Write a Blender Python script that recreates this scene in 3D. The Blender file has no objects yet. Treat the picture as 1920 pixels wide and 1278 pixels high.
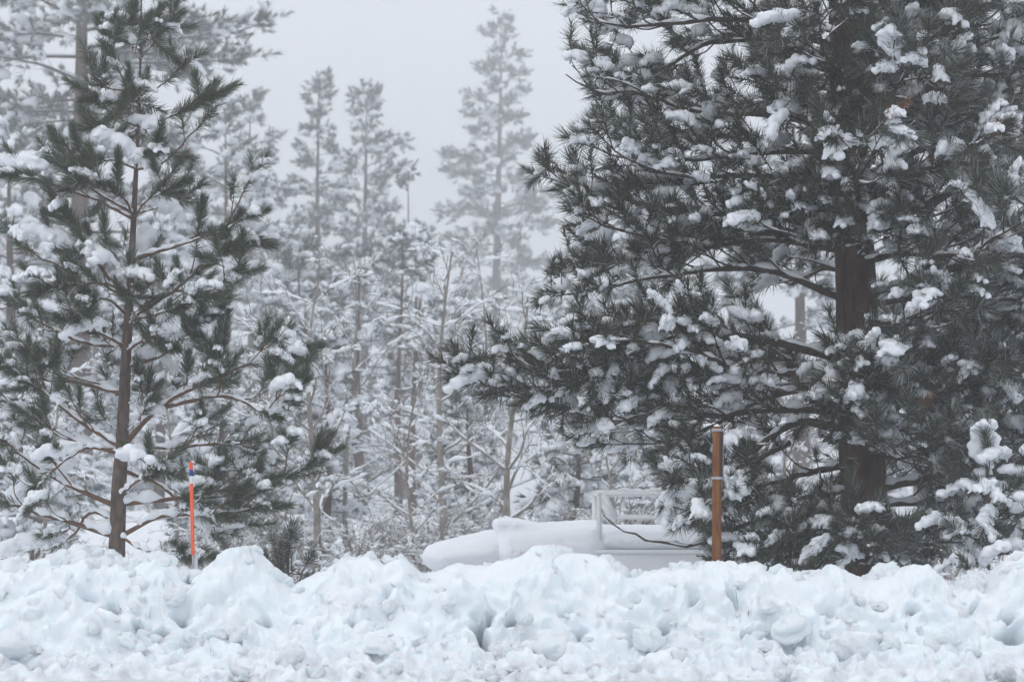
import bpy, math, random
import numpy as np
from mathutils import Matrix, Vector

# ------------------------------------------------------------------ camera, sky, sun, exposure
SC = bpy.context.scene
COL = SC.collection
FPX, HOR, CZ = 4000.0, 955.0, 1.5            # focal length in photo pixels, horizon row, eye height
PITCH = math.atan((HOR - 639.0) / FPX)
cam_d = bpy.data.cameras.new('camera')
cam_d.sensor_width = 36.0
cam_d.lens = 36.0 * FPX / 1920.0
cam_d.clip_start = 0.1
cam_d.clip_end = 3000
cam_d.dof.use_dof = True
cam_d.dof.focus_distance = 23.0
cam_d.dof.aperture_fstop = 2.4
cam = bpy.data.objects.new('camera', cam_d)
COL.objects.link(cam)
cam.location = (0, 0, CZ)
cam.rotation_euler = (math.pi / 2 + PITCH, 0, 0)
SC.camera = cam

SUN_EL, SUN_AZ = math.radians(52), math.radians(-150)
world = bpy.data.worlds.new('World')
SC.world = world
world.use_nodes = True
nt = world.node_tree
nt.nodes.clear()
out = nt.nodes.new('ShaderNodeOutputWorld')
bg = nt.nodes.new('ShaderNodeBackground')
sky = nt.nodes.new('ShaderNodeTexSky')
sky.sky_type = 'NISHITA'
sky.sun_disc = False
sky.sun_elevation = SUN_EL
sky.sun_rotation = SUN_AZ
sky.dust_density = 6.0
mix = nt.nodes.new('ShaderNodeMix')
mix.data_type = 'RGBA'
mix.inputs[0].default_value = 0.93                      # thick cloud over the clear sky
mix.inputs[7].default_value = (9.5, 9.95, 10.8, 1)
nt.links.new(sky.outputs[0], mix.inputs[6])
nt.links.new(mix.outputs[2], bg.inputs[0])
bg.inputs[1].default_value = 0.1
nt.links.new(bg.outputs[0], out.inputs[0])

sun_d = bpy.data.lights.new('sun', 'SUN')
sun_d.energy = 0.5
sun_d.angle = math.radians(35)
sun_d.color = (1.0, 0.97, 0.93)
sun = bpy.data.objects.new('sun', sun_d)
COL.objects.link(sun)
sun.rotation_euler = (math.radians(38), 0, math.radians(-30))

SC.view_settings.view_transform = 'Standard'
SC.view_settings.look = 'None'
SC.view_settings.exposure = 0.0
SC.view_settings.gamma = 1.0
SC.cycles.max_bounces = 5
SC.cycles.diffuse_bounces = 4
SC.cycles.volume_bounces = 1
SC.cycles.use_adaptive_sampling = True
SC.cycles.adaptive_threshold = 0.04

RNG = np.random.default_rng(7)
cp, sp = math.cos(PITCH), math.sin(PITCH)

def P(px, py, D):
    """world point on the photo ray through (px, py) at depth y = D"""
    x = (px - 960.0) / FPX
    y = (639.0 - py) / FPX
    d = np.array([x, cp - y * sp, sp + y * cp])
    return np.array([0, 0, CZ]) + d * (D / d[1])

def sstep(a, b, x):
    t = np.clip((x - a) / (b - a), 0, 1)
    return t * t * (3 - 2 * t)

def ground_z(x, y):
    x = np.asarray(x, float); y = np.asarray(y, float)
    z = -0.5 * sstep(20.0, 23.0, y)
    z = z + 1.75 * sstep(33, 66, y) + 2.0 * sstep(84, 150, y)
    z = z + 42.0 * sstep(130, 450, y) * (1 + 0.12 * np.sin(x * 0.021 + 1.3) + 0.06 * np.sin(x * 0.055 + 0.4))
    k = sstep(24, 40, y)
    z = z + k * (0.16 * np.sin(x * 0.31 + y * 0.17) + 0.12 * np.sin(x * 0.13 - y * 0.29 + 2) + 0.07 * np.sin(x * 0.9 + y * 0.55))
    back = sstep(-9, -14, y)
    return z + back * (0.6 + 0.12 * np.sin(x * 0.5 + y))

# ------------------------------------------------------------------ materials
def mat(name, color, rough=0.8, spec=0.25):
    m = bpy.data.materials.new(name)
    m.use_nodes = True
    b = m.node_tree.nodes['Principled BSDF']
    b.inputs['Base Color'].default_value = (*color, 1)
    b.inputs['Roughness'].default_value = rough
    b.inputs['Specular IOR Level'].default_value = spec
    return m

def noise_mat(name, c1, c2, scale=8.0, stretch=(1, 1, 1), rough=0.85, bump=0.0, bscale=None, spec=0.2, detail=5, coord='Object', lo=0.35, hi=0.65, bdist=0.02):
    m = mat(name, c1, rough, spec)
    t = m.node_tree
    b = t.nodes['Principled BSDF']
    tc = t.nodes.new('ShaderNodeTexCoord')
    mp = t.nodes.new('ShaderNodeMapping')
    mp.inputs['Scale'].default_value = stretch
    n = t.nodes.new('ShaderNodeTexNoise')
    n.inputs['Scale'].default_value = scale
    n.inputs['Detail'].default_value = detail
    r = t.nodes.new('ShaderNodeValToRGB')
    r.color_ramp.elements[0].position = lo
    r.color_ramp.elements[1].position = hi
    r.color_ramp.elements[0].color = (*c1, 1)
    r.color_ramp.elements[1].color = (*c2, 1)
    t.links.new(tc.outputs[coord], mp.inputs[0])
    t.links.new(mp.outputs[0], n.inputs['Vector'])
    t.links.new(n.outputs['Fac'], r.inputs[0])
    t.links.new(r.outputs[0], b.inputs['Base Color'])
    if bump:
        n2 = t.nodes.new('ShaderNodeTexNoise')
        n2.inputs['Scale'].default_value = bscale or scale * 2
        n2.inputs['Detail'].default_value = 6
        t.links.new(mp.outputs[0], n2.inputs['Vector'])
        bp = t.nodes.new('ShaderNodeBump')
        bp.inputs['Strength'].default_value = bump
        bp.inputs['Distance'].default_value = bdist
        t.links.new(n2.outputs['Fac'], bp.inputs['Height'])
        t.links.new(bp.outputs[0], b.inputs['Normal'])
    return m

def needle_mat(name, green1, green2, rime_col=(0.56, 0.60, 0.64)):
    m = mat(name, green1, 0.55, 0.3)
    t = m.node_tree
    b = t.nodes['Principled BSDF']
    at = t.nodes.new('ShaderNodeAttribute')
    at.attribute_name = 'rime'
    g = t.nodes.new('ShaderNodeMix'); g.data_type = 'RGBA'
    g.inputs[6].default_value = (*green1, 1); g.inputs[7].default_value = (*green2, 1)
    n = t.nodes.new('ShaderNodeTexNoise'); n.inputs['Scale'].default_value = 1.3
    tc = t.nodes.new('ShaderNodeNewGeometry')
    t.links.new(tc.outputs['Position'], n.inputs['Vector'])
    t.links.new(n.outputs['Fac'], g.inputs[0])
    k = t.nodes.new('ShaderNodeMix'); k.data_type = 'RGBA'
    k.inputs[7].default_value = (*rime_col, 1)
    t.links.new(at.outputs['Fac'], k.inputs[0])
    t.links.new(g.outputs[2], k.inputs[6])
    t.links.new(k.outputs[2], b.inputs['Base Color'])
    return m

M_SNOW = noise_mat('snow', (0.86, 0.89, 0.93), (0.90, 0.92, 0.95), 3.0, bump=0.25, bscale=60, rough=0.7, spec=0.15, bdist=0.01)
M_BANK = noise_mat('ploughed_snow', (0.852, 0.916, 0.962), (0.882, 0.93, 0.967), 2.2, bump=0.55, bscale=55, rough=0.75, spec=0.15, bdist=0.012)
def bank_material():
    t = M_BANK.node_tree
    b = t.nodes['Principled BSDF']
    b.inputs['Subsurface Weight'].default_value = 0.3
    b.inputs['Subsurface Radius'].default_value = (0.45, 0.86, 1.0)
    b.inputs['Subsurface Scale'].default_value = 0.06
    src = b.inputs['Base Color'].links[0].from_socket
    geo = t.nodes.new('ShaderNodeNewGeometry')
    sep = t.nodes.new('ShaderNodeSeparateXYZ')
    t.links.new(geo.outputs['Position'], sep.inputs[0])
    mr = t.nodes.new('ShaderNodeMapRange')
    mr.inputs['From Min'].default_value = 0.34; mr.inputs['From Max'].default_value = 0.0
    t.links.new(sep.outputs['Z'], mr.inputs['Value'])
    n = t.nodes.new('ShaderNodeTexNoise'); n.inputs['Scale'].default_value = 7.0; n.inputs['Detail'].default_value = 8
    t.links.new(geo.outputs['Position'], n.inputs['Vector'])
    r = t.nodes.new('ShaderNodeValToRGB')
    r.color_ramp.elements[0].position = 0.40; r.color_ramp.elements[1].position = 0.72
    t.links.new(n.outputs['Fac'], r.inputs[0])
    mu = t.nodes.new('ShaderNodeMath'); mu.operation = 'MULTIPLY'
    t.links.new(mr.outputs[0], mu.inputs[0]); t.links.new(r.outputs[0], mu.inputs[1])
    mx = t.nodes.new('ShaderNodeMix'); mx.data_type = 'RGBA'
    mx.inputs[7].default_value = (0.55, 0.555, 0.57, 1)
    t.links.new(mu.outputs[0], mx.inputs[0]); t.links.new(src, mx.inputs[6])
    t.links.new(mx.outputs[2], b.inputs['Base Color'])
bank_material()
M_GSNOW = noise_mat('ground_snow', (0.84, 0.87, 0.91), (0.88, 0.90, 0.93), 0.8, bump=0.2, bscale=9, rough=0.8, spec=0.1)
M_BARK = noise_mat('pine_bark', (0.022, 0.014, 0.011), (0.16, 0.082, 0.056), 7, (1, 1, 0.2), bump=1.0, bscale=18, bdist=0.08)
M_BARKY = noise_mat('young_pine_bark', (0.075, 0.054, 0.044), (0.165, 0.118, 0.094), 22, (1, 1, 0.35), bump=0.5, bscale=40)
M_TWIG = noise_mat('pine_twig', (0.035, 0.026, 0.022), (0.095, 0.062, 0.046), 14, bump=0.3)
M_ORTWIG = noise_mat('young_twig', (0.11, 0.065, 0.042), (0.19, 0.11, 0.07), 14, bump=0.3)
M_NEEDLE = needle_mat('pine_needles', (0.014, 0.021, 0.007), (0.046, 0.050, 0.015))
M_NEEDLEY = needle_mat('young_pine_needles', (0.028, 0.043, 0.011), (0.060, 0.075, 0.018))
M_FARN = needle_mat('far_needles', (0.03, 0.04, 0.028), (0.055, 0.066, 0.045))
M_ASPEN = noise_mat('aspen_bark', (0.16, 0.14, 0.12), (0.34, 0.31, 0.27), 7, (1, 1, 0.5), bump=0.3)
M_ASTWIG = noise_mat('bare_twigs', (0.11, 0.088, 0.070), (0.21, 0.175, 0.14), 9)
M_DEAD = noise_mat('dead_needles', (0.10, 0.038, 0.016), (0.20, 0.085, 0.035), 20)
M_BUD = mat('bud', (0.26, 0.085, 0.035), 0.7)

# ------------------------------------------------------------------ mesh helpers
class MB:
    def __init__(s):
        s.v = []; s.t = []; s.q = []; s.tm = []; s.qm = []; s.a = []; s.n = 0
    def add(s, V, T=None, Q=None, m=0, a=None):
        V = np.asarray(V, np.float32).reshape(-1, 3)
        s.v.append(V)
        s.a.append(np.zeros(len(V), np.float32) if a is None else np.asarray(a, np.float32))
        if T is not None and len(T):
            s.t.append(np.asarray(T) + s.n); s.tm.append(np.full(len(T), 0, np.int32) + m)
        if Q is not None and len(Q):
            s.q.append(np.asarray(Q) + s.n); s.qm.append(np.full(len(Q), 0, np.int32) + m)
        s.n += len(V)
    def arrays(s):
        V = np.concatenate(s.v) if s.v else np.zeros((0, 3), np.float32)
        A = np.concatenate(s.a) if s.a else np.zeros(0, np.float32)
        T = np.concatenate(s.t) if s.t else np.zeros((0, 3), int)
        Q = np.concatenate(s.q) if s.q else np.zeros((0, 4), int)
        TM = np.concatenate(s.tm) if s.tm else np.zeros(0, np.int32)
        QM = np.concatenate(s.qm) if s.qm else np.zeros(0, np.int32)
        return V, A, T, Q, TM, QM
    def mesh(s, name, mats, smooth=True):
        V, A, T, Q, TM, QM = s.arrays()
        me = bpy.data.meshes.new(name)
        me.vertices.add(len(V)); me.vertices.foreach_set('co', V.ravel())
        nl = len(T) * 3 + len(Q) * 4
        me.loops.add(nl)
        me.loops.foreach_set('vertex_index', np.concatenate([T.ravel(), Q.ravel()]).astype(np.int32))
        me.polygons.add(len(T) + len(Q))
        st = np.concatenate([np.arange(len(T)) * 3, len(T) * 3 + np.arange(len(Q)) * 4]).astype(np.int32)
        me.polygons.foreach_set('loop_start', st)
        me.polygons.foreach_set('material_index', np.concatenate([TM, QM]).astype(np.int32))
        for m in mats:
            me.materials.append(m)
        me.update(calc_edges=True)
        if smooth:
            me.polygons.foreach_set('use_smooth', np.ones(len(T) + len(Q), bool))
        if A.any():
            at = me.attributes.new('rime', 'FLOAT', 'POINT')
            at.data.foreach_set('value', A)
        return me

def link(name, me, parent=None, M=None):
    o = bpy.data.objects.new(name, me)
    COL.objects.link(o)
    if parent is not None:
        o.parent = parent
    if M is not None:
        o.matrix_basis = M
    return o

def tag(o, label=None, cat=None, group=None, kind=None):
    if label: o['label'] = label
    if cat: o['category'] = cat
    if group: o['group'] = group
    if kind: o['kind'] = kind
    return o

def empty(name, loc, label=None, cat=None, group=None):
    o = link(name, None)
    o.empty_display_size = 0.2
    o.location = [float(c) for c in loc]
    return tag(o, label, cat, group)

def unit(v):
    v = np.asarray(v, float)
    return v / (np.sqrt((v * v).sum(-1, keepdims=True)) + 1e-12)

def cross(a, b):
    a = np.asarray(a, float); b = np.asarray(b, float)
    o = np.empty(np.broadcast_shapes(a.shape, b.shape))
    o[..., 0] = a[..., 1] * b[..., 2] - a[..., 2] * b[..., 1]
    o[..., 1] = a[..., 2] * b[..., 0] - a[..., 0] * b[..., 2]
    o[..., 2] = a[..., 0] * b[..., 1] - a[..., 1] * b[..., 0]
    return o

def catmull(pts, n):
    pts = np.asarray(pts, float)
    if len(pts) == 2:
        return pts[0] + np.linspace(0, 1, n)[:, None] * (pts[1] - pts[0])
    p = np.vstack([2 * pts[0] - pts[1], pts, 2 * pts[-1] - pts[-2]])
    seg = np.linalg.norm(np.diff(pts, axis=0), axis=1)
    cum = np.concatenate([[0], np.cumsum(seg)])
    s = np.linspace(0, cum[-1], n)
    i = np.clip(np.searchsorted(cum, s, side='right') - 1, 0, len(seg) - 1)
    t = ((s - cum[i]) / np.maximum(seg[i], 1e-9))[:, None]
    a, b, c, d = p[i], p[i + 1], p[i + 2], p[i + 3]
    return 0.5 * (2 * b + (c - a) * t + (2 * a - 5 * b + 4 * c - d) * t ** 2 + (3 * b - a - 3 * c + d) * t ** 3)

def frames(path):
    T = np.empty_like(path)
    T[1:-1] = path[2:] - path[:-2]; T[0] = path[1] - path[0]; T[-1] = path[-1] - path[-2]
    T = unit(T)
    ref = np.where(np.abs(T[:, 2:3]) > 0.9, np.array([[1.0, 0, 0]]), np.array([[0, 0, 1.0]]))
    S = unit(cross(T, ref))
    U = cross(S, T)
    return T, S, U

def tube(mb, path, rad, ns=6, m=0, wob=0.0, rng=RNG, flat=1.0, cap=True):
    path = np.asarray(path, float)
    n = len(path)
    rad = np.broadcast_to(np.asarray(rad, float), (n,))
    T, S, U = frames(path)
    if abs(T[0, 2]) > 0.7:                       # a constant frame for upright stems
        S = unit(np.tile([[1.0, 0, 0]], (n, 1)) - T * T[:, 0:1]); U = cross(T, S)
    a = np.arange(ns) / ns * 2 * np.pi
    r = rad[:, None] * (1 + (rng.uniform(-wob, wob, (n, ns)) if wob else 0))
    V = path[:, None, :] + (np.cos(a)[None, :, None] * S[:, None, :] + flat * np.sin(a)[None, :, None] * U[:, None, :]) * r[:, :, None]
    i = np.arange(n - 1)[:, None] * ns
    j = np.arange(ns)[None, :]
    k = (j + 1) % ns
    Q = np.stack([i + j, i + k, i + ns + k, i + ns + j], -1).reshape(-1, 4)
    Tt = None
    V = V.reshape(-1, 3)
    if cap:
        V = np.vstack([V, path[-1:] + T[-1:] * rad[-1] * 0.6])
        c = n * ns
        b0 = (n - 1) * ns
        Tt = [(b0 + q, b0 + (q + 1) % ns, c) for q in range(ns)]
    mb.add(V, Tt, Q, m)

def axis_mats(D, spin):
    """(n,3,3) rotations whose third column is D"""
    D = unit(D)
    ref = np.where(np.abs(D[:, 2:3]) > 0.95, np.array([[1.0, 0, 0]]), np.array([[0, 0, 1.0]]))
    X = unit(cross(ref, D)); Y = cross(D, X)
    c, s = np.cos(spin)[:, None], np.sin(spin)[:, None]
    return np.stack([X * c + Y * s, -X * s + Y * c, D], -1)

def flat_mats(D, tilt=0.5):
    """(n,3,3) rotations: first column along D (its slope damped), third about up"""
    D = np.array(D, float); D[:, 2] *= tilt
    X = unit(D)
    Y = unit(cross(np.tile([[0, 0, 1.0]], (len(X), 1)), X)); Z = cross(X, Y)
    return np.stack([X, Y, Z], -1)

def stamp(mb, proto, pos, R, S, m_off=0, rime=None):
    """copies of a prototype (V, A, T, Q, TM, QM) at each place"""
    V, A, T, Q, TM, QM = proto
    n = len(pos)
    if not n: return
    W = np.einsum('nij,nvj->nvi', R, V[None] * np.asarray(S).reshape(n, 1, -1)) + np.asarray(pos)[:, None, :]
    off = (np.arange(n) * len(V))[:, None, None]
    a = np.tile(A, n) if rime is None else np.clip(np.tile(A, n) + np.repeat(rime, len(V)), 0, 1)
    TT = (T[None] + off).reshape(-1, 3) if len(T) else None
    QQ = (Q[None] + off).reshape(-1, 4) if len(Q) else None
    b = mb.n
    mb.v.append(W.reshape(-1, 3).astype(np.float32)); mb.a.append(a.astype(np.float32))
    if TT is not None: mb.t.append(TT + b); mb.tm.append(np.tile(TM, n) + m_off)
    if QQ is not None: mb.q.append(QQ + b); mb.qm.append(np.tile(QM, n) + m_off)
    mb.n += n * len(V)

# ------------------------------------------------------------------ prototypes: needle tufts and snow clumps
def tuft_proto(n, L, nl, w, seed, simple=False, rime=0.25, ph0=78, ph1=22, stem=True, bud=False):
    r = np.random.default_rng(seed)
    mb = MB()
    t = r.uniform(0.02, 1, n) ** 0.8
    th = r.uniform(0, 2 * np.pi, n)
    ph = np.radians(ph0 + (ph1 - ph0) * t + r.normal(0, 9, n))
    ln = nl * r.uniform(0.72, 1.12, n)
    d = np.stack([np.sin(ph) * np.cos(th), np.sin(ph) * np.sin(th), np.cos(ph)], -1)
    p = np.stack([0 * t, 0 * t, t * L], -1) + r.normal(0, 0.006, (n, 3))
    wd = unit(cross(d, r.normal(0, 1, (n, 3)))) * w
    rim = np.where(r.uniform(0, 1, n) < rime, r.uniform(0.3, 0.9, n), r.uniform(0, 0.1, n))
    if simple:
        tip = p + d * ln[:, None]
        V = np.stack([p - wd, p + wd, tip], 1).reshape(-1, 3)
        T = np.arange(3 * n).reshape(-1, 3)
        mb.add(V, T, None, 0, np.repeat(rim, 3))
    else:
        d2 = unit(d + np.array([0, 0, 0.35]) + r.normal(0, 0.1, (n, 3)))
        mid = p + d * (ln * 0.5)[:, None]
        tip = mid + d2 * (ln * 0.5)[:, None]
        V = np.stack([p - wd * 0.7, p + wd * 0.7, mid + wd, mid - wd, tip], 1).reshape(-1, 3)
        b = np.arange(n)[:, None] * 5
        mb.add(V, b + np.array([[3, 2, 4]]), b + np.array([[0, 1, 2, 3]]), 0, np.repeat(rim, 5))
    if stem:
        tube(mb, [[0, 0, -0.06], [0, 0, L * 0.5], [0, 0, L * 0.98]], [0.0075, 0.006, 0.004], 3 if simple else 5, 1)
    if bud:
        tube(mb, [[0, 0, L * 0.9], [0, 0, L * 1.0], [0, 0, L * 1.08]], [0.008, 0.014, 0.004], 6, 2)
    return mb

def remesh_blob(name, balls, voxel, target, seed, noise=0.35):
    """one smooth snow lump grown over a set of overlapping ellipsoids"""
    bpy_me = bpy.data.meshes.new('tmp')
    import bmesh
    bm = bmesh.new()
    for (c, s) in balls:
        bmesh.ops.create_icosphere(bm, subdivisions=2, radius=1.0, matrix=Matrix.Translation(c) @ Matrix.Diagonal((*s, 1)))
    bm.to_mesh(bpy_me); bm.free()
    o = link('tmp', bpy_me)
    md = o.modifiers.new('r', 'REMESH'); md.mode = 'VOXEL'; md.voxel_size = voxel; md.use_smooth_shade = True
    sm = o.modifiers.new('s', 'SMOOTH'); sm.factor = 0.5; sm.iterations = 3
    tx = bpy.data.textures.new('t' + name, 'CLOUDS'); tx.noise_scale = 0.07
    dp = o.modifiers.new('d', 'DISPLACE'); dp.texture = tx; dp.strength = noise * 0.1; dp.mid_level = 0.5
    dc = o.modifiers.new('dc', 'DECIMATE')
    dg = bpy.context.evaluated_depsgraph_get()
    n = len(o.evaluated_get(dg).data.polygons)
    dc.ratio = min(1, target / max(n * 2, 1))
    dg = bpy.context.evaluated_depsgraph_get()
    me = bpy.data.meshes.new_from_object(o.evaluated_get(dg))
    me.name = name
    bpy.data.objects.remove(o); bpy.data.meshes.remove(bpy_me)
    me.materials.clear(); me.materials.append(M_SNOW)
    me.polygons.foreach_set('use_smooth', np.ones(len(me.polygons), bool))
    return me

def mesh_arrays(me):
    me.calc_loop_triangles()
    V = np.zeros(len(me.vertices) * 3, np.float32); me.vertices.foreach_get('co', V)
    T = np.zeros(len(me.loop_triangles) * 3, np.int32); me.loop_triangles.foreach_get('vertices', T)
    V = V.reshape(-1, 3); T = T.reshape(-1, 3)
    return V, np.zeros(len(V), np.float32), T, np.zeros((0, 4), int), np.zeros(len(T), np.int32), np.zeros(0, np.int32)

def clump_balls(seed, length, width, droop, fingers):
    r = np.random.default_rng(seed)
    B = []
    n = 7
    zt = lambda t: -droop * max(0, t + .05) ** 2 * 2.2
    for i in range(n):
        t = i / (n - 1) - 0.45
        k = 1 - 1.3 * abs(t) ** 1.6
        B.append((Vector((t * length, r.normal(0, width * 0.22), zt(t) + r.normal(0, 0.016))), (length * 0.17 * k + 0.03, width * (0.50 * k + 0.1) * r.uniform(.75, 1.2), (0.078 * k + 0.022) * r.uniform(.8, 1.25))))
    for i in range(fingers):                         # ragged fringe hanging between the needles
        t = r.uniform(-0.45, 0.58)
        y = r.choice([-1, 1]) * width * r.uniform(0.15, 0.5)
        l = r.uniform(0.05, 0.13)
        d = np.array([0.5 * t + r.normal(0, .25), np.sign(y) * r.uniform(.2, .7), -1.0]); d /= np.linalg.norm(d)
        p = np.array([t * length * .9, y, zt(t)])
        for q in range(4):
            w = 0.036 * (1 - q * .2) * r.uniform(.75, 1.15)
            B.append((Vector(p + d * l * q / 3 + r.normal(0, .006, 3)), (w, w, w * 1.25)))
    for i in range(6):
        t = r.uniform(-.4, .5); w = r.uniform(.025, .05)
        B.append((Vector((t * length, r.normal(0, width * .3), zt(t) + r.uniform(.03, .075))), (w, w, w * .8)))
    return B

CLUMPS = [remesh_blob('snow_clump_mesh', clump_balls(s, *a), 0.0135, 1300, s, 0.5) for s, a in enumerate([
    (0.42, 0.17, 0.16, 12), (0.34, 0.20, 0.10, 11), (0.50, 0.16, 0.24, 14), (0.30, 0.15, 0.20, 10),
    (0.38, 0.22, 0.28, 14), (0.26, 0.17, 0.06, 9), (0.46, 0.13, 0.12, 12), (0.24, 0.12, 0.12, 8)])]
CLUMP_A = [mesh_arrays(m) for m in CLUMPS]
LUMPS = [remesh_blob('small_snow_mesh', clump_balls(60 + s, *a), 0.035, 56, s) for s, a in enumerate([
    (0.40, 0.20, 0.14, 3), (0.30, 0.22, 0.10, 2), (0.45, 0.16, 0.2, 3), (0.28, 0.18, 0.16, 2)])]
LUMP_A = [mesh_arrays(m) for m in LUMPS]
PATCH_A = [mesh_arrays(remesh_blob('snow_patch_mesh', clump_balls(80 + s, *a), 0.02, 150, s, 0.5)) for s, a in enumerate([(0.42, 0.17, 0.16, 9), (0.32, 0.2, 0.1, 8), (0.46, 0.15, 0.22, 10), (0.28, 0.16, 0.18, 8)])]

TUFT_M = []; TUFT_S = []
for s in range(8):
    a = dict(L=[.26, .32, .40, .22, .34, .28, .20, .36][s], nl=[.17, .18, .17, .19, .16, .2, .18, .175][s], rime=[.02, .08, .04, .22, .05, .16, .34, .03][s])
    TUFT_M.append((tuft_proto(190, w=0.0030, seed=100 + s, bud=(s % 3 == 0), **a)))
    TUFT_S.append(tuft_proto(90, w=0.0054, seed=200 + s, simple=True, **a).arrays())
TUFT_R = [t.mesh('needle_tuft_mesh', [M_NEEDLE, M_TWIG, M_BUD], False) for t in TUFT_M]
TUFT_D = tuft_proto(90, .24, .15, 0.003, 177, rime=.05).mesh('dead_tuft_mesh', [M_DEAD, M_TWIG], False)
TUFT_Y = [tuft_proto(330, [.30, .38, .46, .26, .40][s], [.17, .16, .18, .19, .17][s], 0.0030, 150 + s, bud=True, rime=[.04, .1, .06, .16, .05][s], ph0=62, ph1=16).mesh('young_tuft_mesh', [M_NEEDLEY, M_ORTWIG, M_BUD], False) for s in range(5)]
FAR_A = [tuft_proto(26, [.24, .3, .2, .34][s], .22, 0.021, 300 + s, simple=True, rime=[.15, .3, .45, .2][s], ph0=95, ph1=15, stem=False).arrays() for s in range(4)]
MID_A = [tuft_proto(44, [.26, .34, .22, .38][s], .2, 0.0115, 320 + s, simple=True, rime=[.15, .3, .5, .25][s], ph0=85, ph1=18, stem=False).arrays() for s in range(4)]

# ------------------------------------------------------------------ the setting: ground, road, haze
def nonuni(lo, hi, c0, c1, fine, coarse):
    a = np.arange(lo, c0, coarse); b = np.arange(c0, c1, fine); c = np.arange(c1, hi + coarse, coarse)
    return np.unique(np.concatenate([a, b, c]))

xs = nonuni(-340, 340, -40, 40, 1.0, 8.0)
ys = np.unique(np.concatenate([np.arange(-50, 20, 2.0), np.arange(20, 130, 0.9), np.arange(130, 540, 7.0)]))
X, Y = np.meshgrid(xs, ys)
Z = ground_z(X, Y) - 0.012
g = MB()
nx, ny = len(xs), len(ys)
ii = np.arange(ny - 1)[:, None] * nx; jj = np.arange(nx - 1)[None, :]
g.add(np.stack([X, Y, Z], -1).reshape(-1, 3), None, np.stack([ii + jj, ii + jj + 1, ii + jj + 1 + nx, ii + jj + nx], -1).reshape(-1, 4))
tag(link('ground', g.mesh('ground', [M_GSNOW])), kind='structure')

M_ROAD = noise_mat('wet_snowy_road', (0.48, 0.49, 0.51), (0.74, 0.75, 0.77), 1.1, (0.25, 1, 1), rough=0.45, bump=0.4, bscale=25, spec=0.4)
g = MB()
rx = np.arange(-80, 80.1, 4.0); ry = np.arange(-8, 19.6, 1.5)
X, Y = np.meshgrid(rx, ry)
nx, ny = len(rx), len(ry)
ii = np.arange(ny - 1)[:, None] * nx; jj = np.arange(nx - 1)[None, :]
g.add(np.stack([X, Y, 0.02 - 0.0004 * (Y - 6) ** 2], -1).reshape(-1, 3), None, np.stack([ii + jj, ii + jj + 1, ii + jj + 1 + nx, ii + jj + nx], -1).reshape(-1, 4))
V = g.v[0]; V[:, 2] = np.maximum(V[:, 2], 0.0) + 0.004
tag(link('road', g.mesh('road', [M_ROAD])), kind='structure')

# ------------------------------------------------------------------ ploughed snow bank
CREST = [(-400, 1050), (0, 1047), (60, 1042), (110, 1034), (155, 1022), (200, 1030), (230, 1046), (258, 1062), (300, 1048), (330, 1062), (364, 1084), (400, 1046), (440, 1021), (485, 1030), (520, 1064), (548, 1090), (590, 1066), (640, 1042), (690, 1036), (722, 1054), (758, 1041), (790, 1060), (830, 1062), (860, 1050), (920, 1057), (970, 1050), (1000, 1027), (1030, 1021), (1060, 1032), (1130, 1047), (1152, 1063), (1190, 1068), (1250, 1062), (1285, 1056), (1330, 1056), (1370, 1061), (1420, 1053), (1442, 1070), (1465, 1058), (1490, 1076), (1540, 1064), (1562, 1070), (1582, 1086), (1620, 1086), (1680, 1063), (1730, 1066), (1752, 1081), (1792, 1093), (1812, 1075), (1840, 1091), (1855, 1074), (1885, 1046), (1925, 1033), (1990, 1045), (2060, 1070), (2300, 1055)]
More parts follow.
